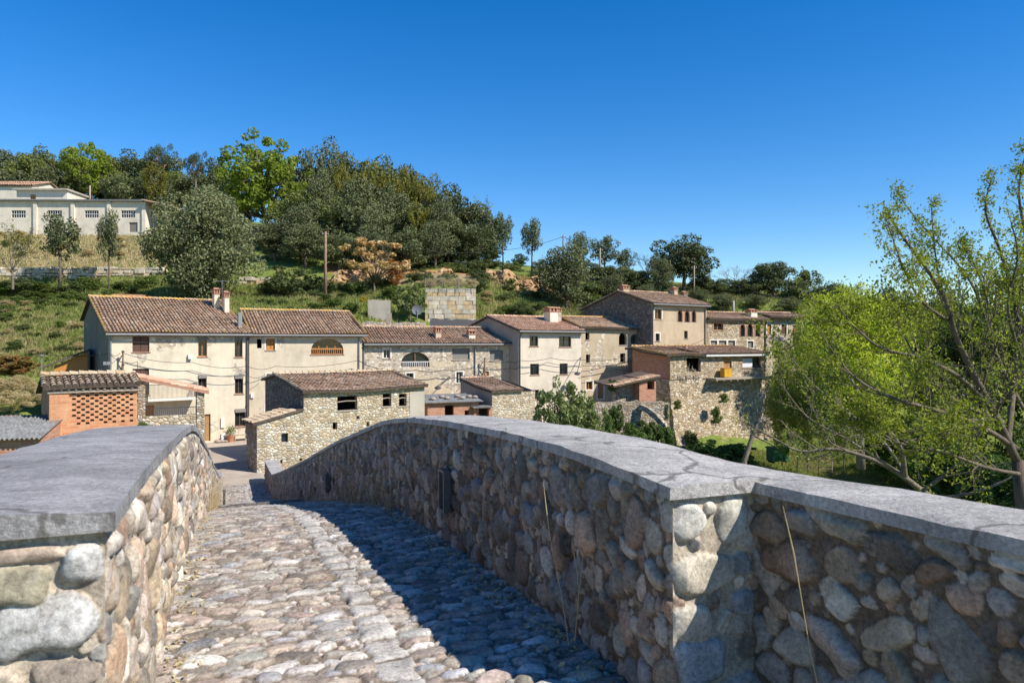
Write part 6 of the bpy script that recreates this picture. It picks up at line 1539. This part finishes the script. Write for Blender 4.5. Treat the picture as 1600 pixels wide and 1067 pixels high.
# antennas
def antenna(label, p, h_, n):
    e = thing('aerial', label, 'aerial', p); mb = MB(); mb.tube([(0,0,-1),(0,0,h_)], .022, 5); mb.build('mast', M['zinc'], e)
    mb = MB(); mb.beam((-.6,0,h_-.1),(.6,0,h_-.1),.025,.025)
    for i in range(n): x = -.55+1.1*i/(n-1); mb.beam((x,-.28,h_-.1),(x,.28,h_-.1),.015,.015)
    mb.build('rods', M['zinc'], e)
antenna('wire television aerial above the twin chimneys', A.world(A.px(347,452,5.2)[0],5.2,A.px(347,455,5.2)[1]), .9, 7)
antenna('television aerial on the white upper farmhouse', U1.world(U1.px(31,300,2)[0],2,U1.px(31,285,2)[1]), 2.2, 6)
# satellite dish in the garden by the glossy tree
p = P(652,492,72); e = thing('satellite_dish','grey satellite dish beside the glossy tree and block wall','dish',tuple(p))
mb = MB(); mb.tube([(0,0,-1.5),(0,0,.5)],.05,6); mb.build('mast',M['zinc'],e)
mb = MB(); n=14; vs=[(0,.12,.5)]+[(.55*math.cos(2*math.pi*k/n),-.02,.5+.5*math.sin(2*math.pi*k/n)) for k in range(n)]; mb.add(vs,[(0,1+k,1+(k+1)%n) for k in range(n)]); vs2=[(x,y+.03,z) for x,y,z in vs]; mb.add(vs2,[(0,1+(k+1)%n,1+k) for k in range(n)]); mb.add(vs[1:]+vs2[1:],[(k,(k+1)%n,n+(k+1)%n,n+k) for k in range(n)]); mb.build('reflector',M['zinc'],e,True)
mb = MB(); mb.tube([(0,0,.1),(0,-.5,.35)],.02,5); mb.box((-.05,-.6,.32),(.05,-.48,.42)); mb.build('receiver_arm',M['zinc'],e)
# street furniture by the house at the bridge end
def at(u, v, z=SZ): d = -z*F/(v-CV); return ((u-CU)/F*d, d, z)
pw = A.world(A.px(360.5,684,-.45)[0],-.45,0); pot = thing('flower_pot','terracotta flower pot with a scraggly plant by the cream house wall','flower pot',(pw.x,pw.y,SZ))
mb = MB(); mb.lathe((0,0,0),[(.20,0),(.27,.36),(.30,.37),(.31,.46),(.26,.46),(.25,.40)],14); mb.build('pot',M['terracotta'],pot)
rg = np.random.default_rng(4); C_ = rg.normal(0,.16,(160,3))+np.array([0,0,.85]); V,Fc = leaf_faces(C_,.11,rg); np_mesh('plant',V,Fc,M['leaf_shrub'],pot)
mb = MB(); [mb.tube([(0,0,.4),(x,y,.95)],.012,4) for x,y in ((.1,.05),(-.12,0),(.02,-.1))]; mb.build('stem',M['bark'],pot)
pw = A.world(A.px(377,682,-.5)[0],-.5,0); bn = thing('bench','small pale wooden bench beside the terracotta flower pot','bench',(pw.x,pw.y,SZ),A.a)
mb = MB(); [mb.box((-.62,y,.42),(.62,y+.1,.46)) for y in (-.18,-.06,.06)]; mb.build('seat',M['wood_grey'],bn)
for x in (-.52,.46): mb = MB(); mb.box((x,-.17,0),(x+.06,-.11,.42)); mb.box((x,.09,0),(x+.06,.15,.42)); mb.box((x,-.11,.12),(x+.06,.09,.17)); mb.build('leg',M['wood_grey'],bn)
for i,(u,r_) in enumerate(((340,.2),(347,.16),(353,.14))):
    pw = A.world(A.px(u,686,-.4)[0],-.4,0); pebble('boulder',['grey boulder nearest the wooden door of the cream house','mid sized boulder left of the small white box','smallest boulder beside the flower pot'][i],'stone',(pw.x,pw.y,SZ),r_,'sill',None,30+i)
pw = A.world(A.px(325,688,-.8)[0],-.8,0)
# red car glimpsed behind the tall ochre gable
cp = P(952,468,104); car = thing('parked_car','red car parked behind the dark gable of the tall ochre house','car',tuple(cp),R(20))
mb = MB(); prof_ = [(-2,.35),(-2.02,.75),(-1.5,.92),(-.9,1.38),(.7,1.42),(1.35,.95),(2.0,.82),(2.05,.38)]
mb.prism(prof_, lambda a,b,y:(a,y,b), -.82,.82); mb.build('body',M['red_paint'],car)
mb = MB(); mb.prism([(-1.3,.95),(-.82,1.3),(.62,1.34),(1.15,.97)], lambda a,b,y:(a,y,b), -.835,.835); mb.build('window',M['glass'],car)
for x in (-1.25,1.3):
    for y in (-.8,.66):
        mb = MB(); mb.tube([(x,y,.33),(x,y+.16,.33)],.33,16); wl = mb.build('wheel',M['rubber'],car)
        m2 = MB(); m2.tube([(x,y-.01,.33),(x,y+.17,.33)],.19,12); m2.build('rim',M['zinc'],wl)
gp = MB(); gz = cp.z; 
# steel lights let into the parapet
def wall_light(label, s, zc):
    p = O2+T*s+E*(HW-.055); z = float(prof(s))-HP+zc; e = thing('wall_light', label, 'light', (p.x,p.y,z), math.atan2(T.y,T.x))
    mb = MB(); w2=.06; h2=.155
    mb.box((-w2-.02,-.01,-h2-.02),(-w2,.05,h2+.02)); mb.box((w2,-.01,-h2-.02),(w2+.02,.05,h2+.02)); mb.box((-w2,-.01,h2),(w2,.05,h2+.02)); mb.box((-w2,-.01,-h2-.02),(w2,.05,-h2)); mb.build('frame',M['steel'],e)
    mb = MB(); mb.box((-w2+.001,0.0,-.02),(w2-.001,.02,h2-.001)); mb.build('cover',M['steel'],e)
    mb = MB(); mb.box((-w2+.001,-.005,-h2+.001),(w2-.001,.006,-.022)); mb.build('lens',M['lamp_glass'],e)
wall_light('slim steel light box set into the middle of the right parapet', 6.12, .47)
wall_light('far steel light box set into the sloping right parapet', 13.9, .36)
bl_ = thing('bollard','thin black bollard at the far foot of the left parapet','bollard',(*xy(24,-HW+.22),float(prof(24))-HP))
mb = MB(); mb.lathe((0,0,0),[(.05,0),(.05,.02),(.035,.03),(.035,.42),(.045,.43),(.045,.5),(.02,.52)],10); mb.build('post',M['iron'],bl_)
# dry grasses growing from the parapet joints
def dry_grass(label, base, stems, seed, group=None, tilt=(0,0,0)):
    rg = np.random.default_rng(seed); e = thing('dry_grass', label, 'grass', tuple(base), 0, group); mb = MB()
    for L_, sp in stems:
        d = Vector((rg.normal(0,sp)+tilt[0], rg.normal(0,sp)+tilt[1], 1+tilt[2])).normalized(); p = Vector(rg.normal(0,.03,3)); p.z = 0; pts = [p]
        for k in range(6): d = (d+Vector((rg.normal(0,.05)+tilt[0]*.05,rg.normal(0,.05)+tilt[1]*.05,-.05))).normalized(); pts.append(pts[-1]+d*L_/6)
        mb.tube(pts,[.0022,.002,.0018,.0016,.0015,.0028,.0008],4)
    mb.build('stems',M['straw'],e); return e
for i,s in enumerate((12.5,14,15.5,17,19)):
    p = xy(s,-HW+.08); dry_grass('tuft of dry straw grass along the foot of the left parapet',(*p,float(prof(s))-HP),[(random.uniform(.3,.75),.22) for _ in range(26)],60+i,'dry grass along the left parapet')
for i,s in enumerate((8.3,9.3,10.5)):
    p = xy(s,HW-.10); dry_grass('dark withered grass tuft along the shaded foot of the right parapet',(*p,float(prof(s))-HP),[(random.uniform(.25,.5),.5) for _ in range(22)],80+i,'withered grass along the right parapet')
p = xy(3.6,HW-.10); dry_grass('tall dry stalks against the shaded pier of the right parapet',(*p,float(prof(3.6))-HP+.05),[(.85,.06),(.7,.1),(.5,.12)],91,None,(-.12,0,0))
q = f0+fl*.55+fn*.10; dry_grass('thin dry stalk in front of the splayed wall',(q.x,q.y,zf-1.0),[(1.12,.02)],92,None,(-.18,0,0))
q = f0+fl*1.35+fn*.12; dry_grass('short straw coloured stalk at the bottom right of the splayed wall',(q.x,q.y,zf-.9),[(.5,.05),(.42,.1)],93,None,(-.25,.1,0))
# riverside things
mt_ = thing('green_bin','green metal bin standing on the river meadow','bin',tuple(P(1215,722,58)),.3)
mb = MB(); mb.box((-.75,-.45,.14),(.75,.45,1.15)); mb.build('body',M['green_paint'],mt_)
mb = MB(); mb.box((-.8,-.5,1.152),(.8,.5,1.26)); mb.build('lid',M['green_paint'],mt_)
for x in (-.6,.6): mb = MB(); mb.tube([(x,-.3,.12),(x,.3,.12)],.12,10); mb.build('wheel',M['rubber'],mt_)
lt = thing('leaning_trunk','pale bare trunk leaning to the right in front of the river wall','tree',tuple(P(1160,742,50)))
o = P(1160,742,50); mb = MB(); mb.tube([P(1160,760,50)-o,P(1163,720,50)-o,P(1176,680,50.2)-o,P(1188,650,50.4)-o,P(1196,610,50.6)-o],[.24,.2,.15,.1,.05],8)
mb.tube([P(1176,680,50.2)-o,P(1196,690,50)-o,P(1215,700,49.8)-o],[.07,.05,.03],6); mb.tube([P(1186,655,50.4)-o,P(1180,630,50.5)-o,P(1178,612,50.6)-o],[.07,.05,.02],6); mb.build('trunk',M['bark_pale'],lt,True)
pl = thing('wire_enclosure','small wire and post enclosure on the river meadow','fence',tuple(P(1262,738,54)))
o = P(1262,738,54)
for i,u in enumerate((1246,1262,1280,1300)): mb = MB(); b = P(u,738,54)-o; mb.tube([b,b+Vector((0,0,1.5))],.05,6); mb.build('post',M['wood_grey'],pl)
mb = MB(); 
for k in range(4): mb.beam(P(1246,738,54)-o+Vector((0,0,.3+k*.35)),P(1300,738,54)-o+Vector((0,0,.3+k*.35)),.03,.03)
mb.build('rails',M['wood_grey'],pl)
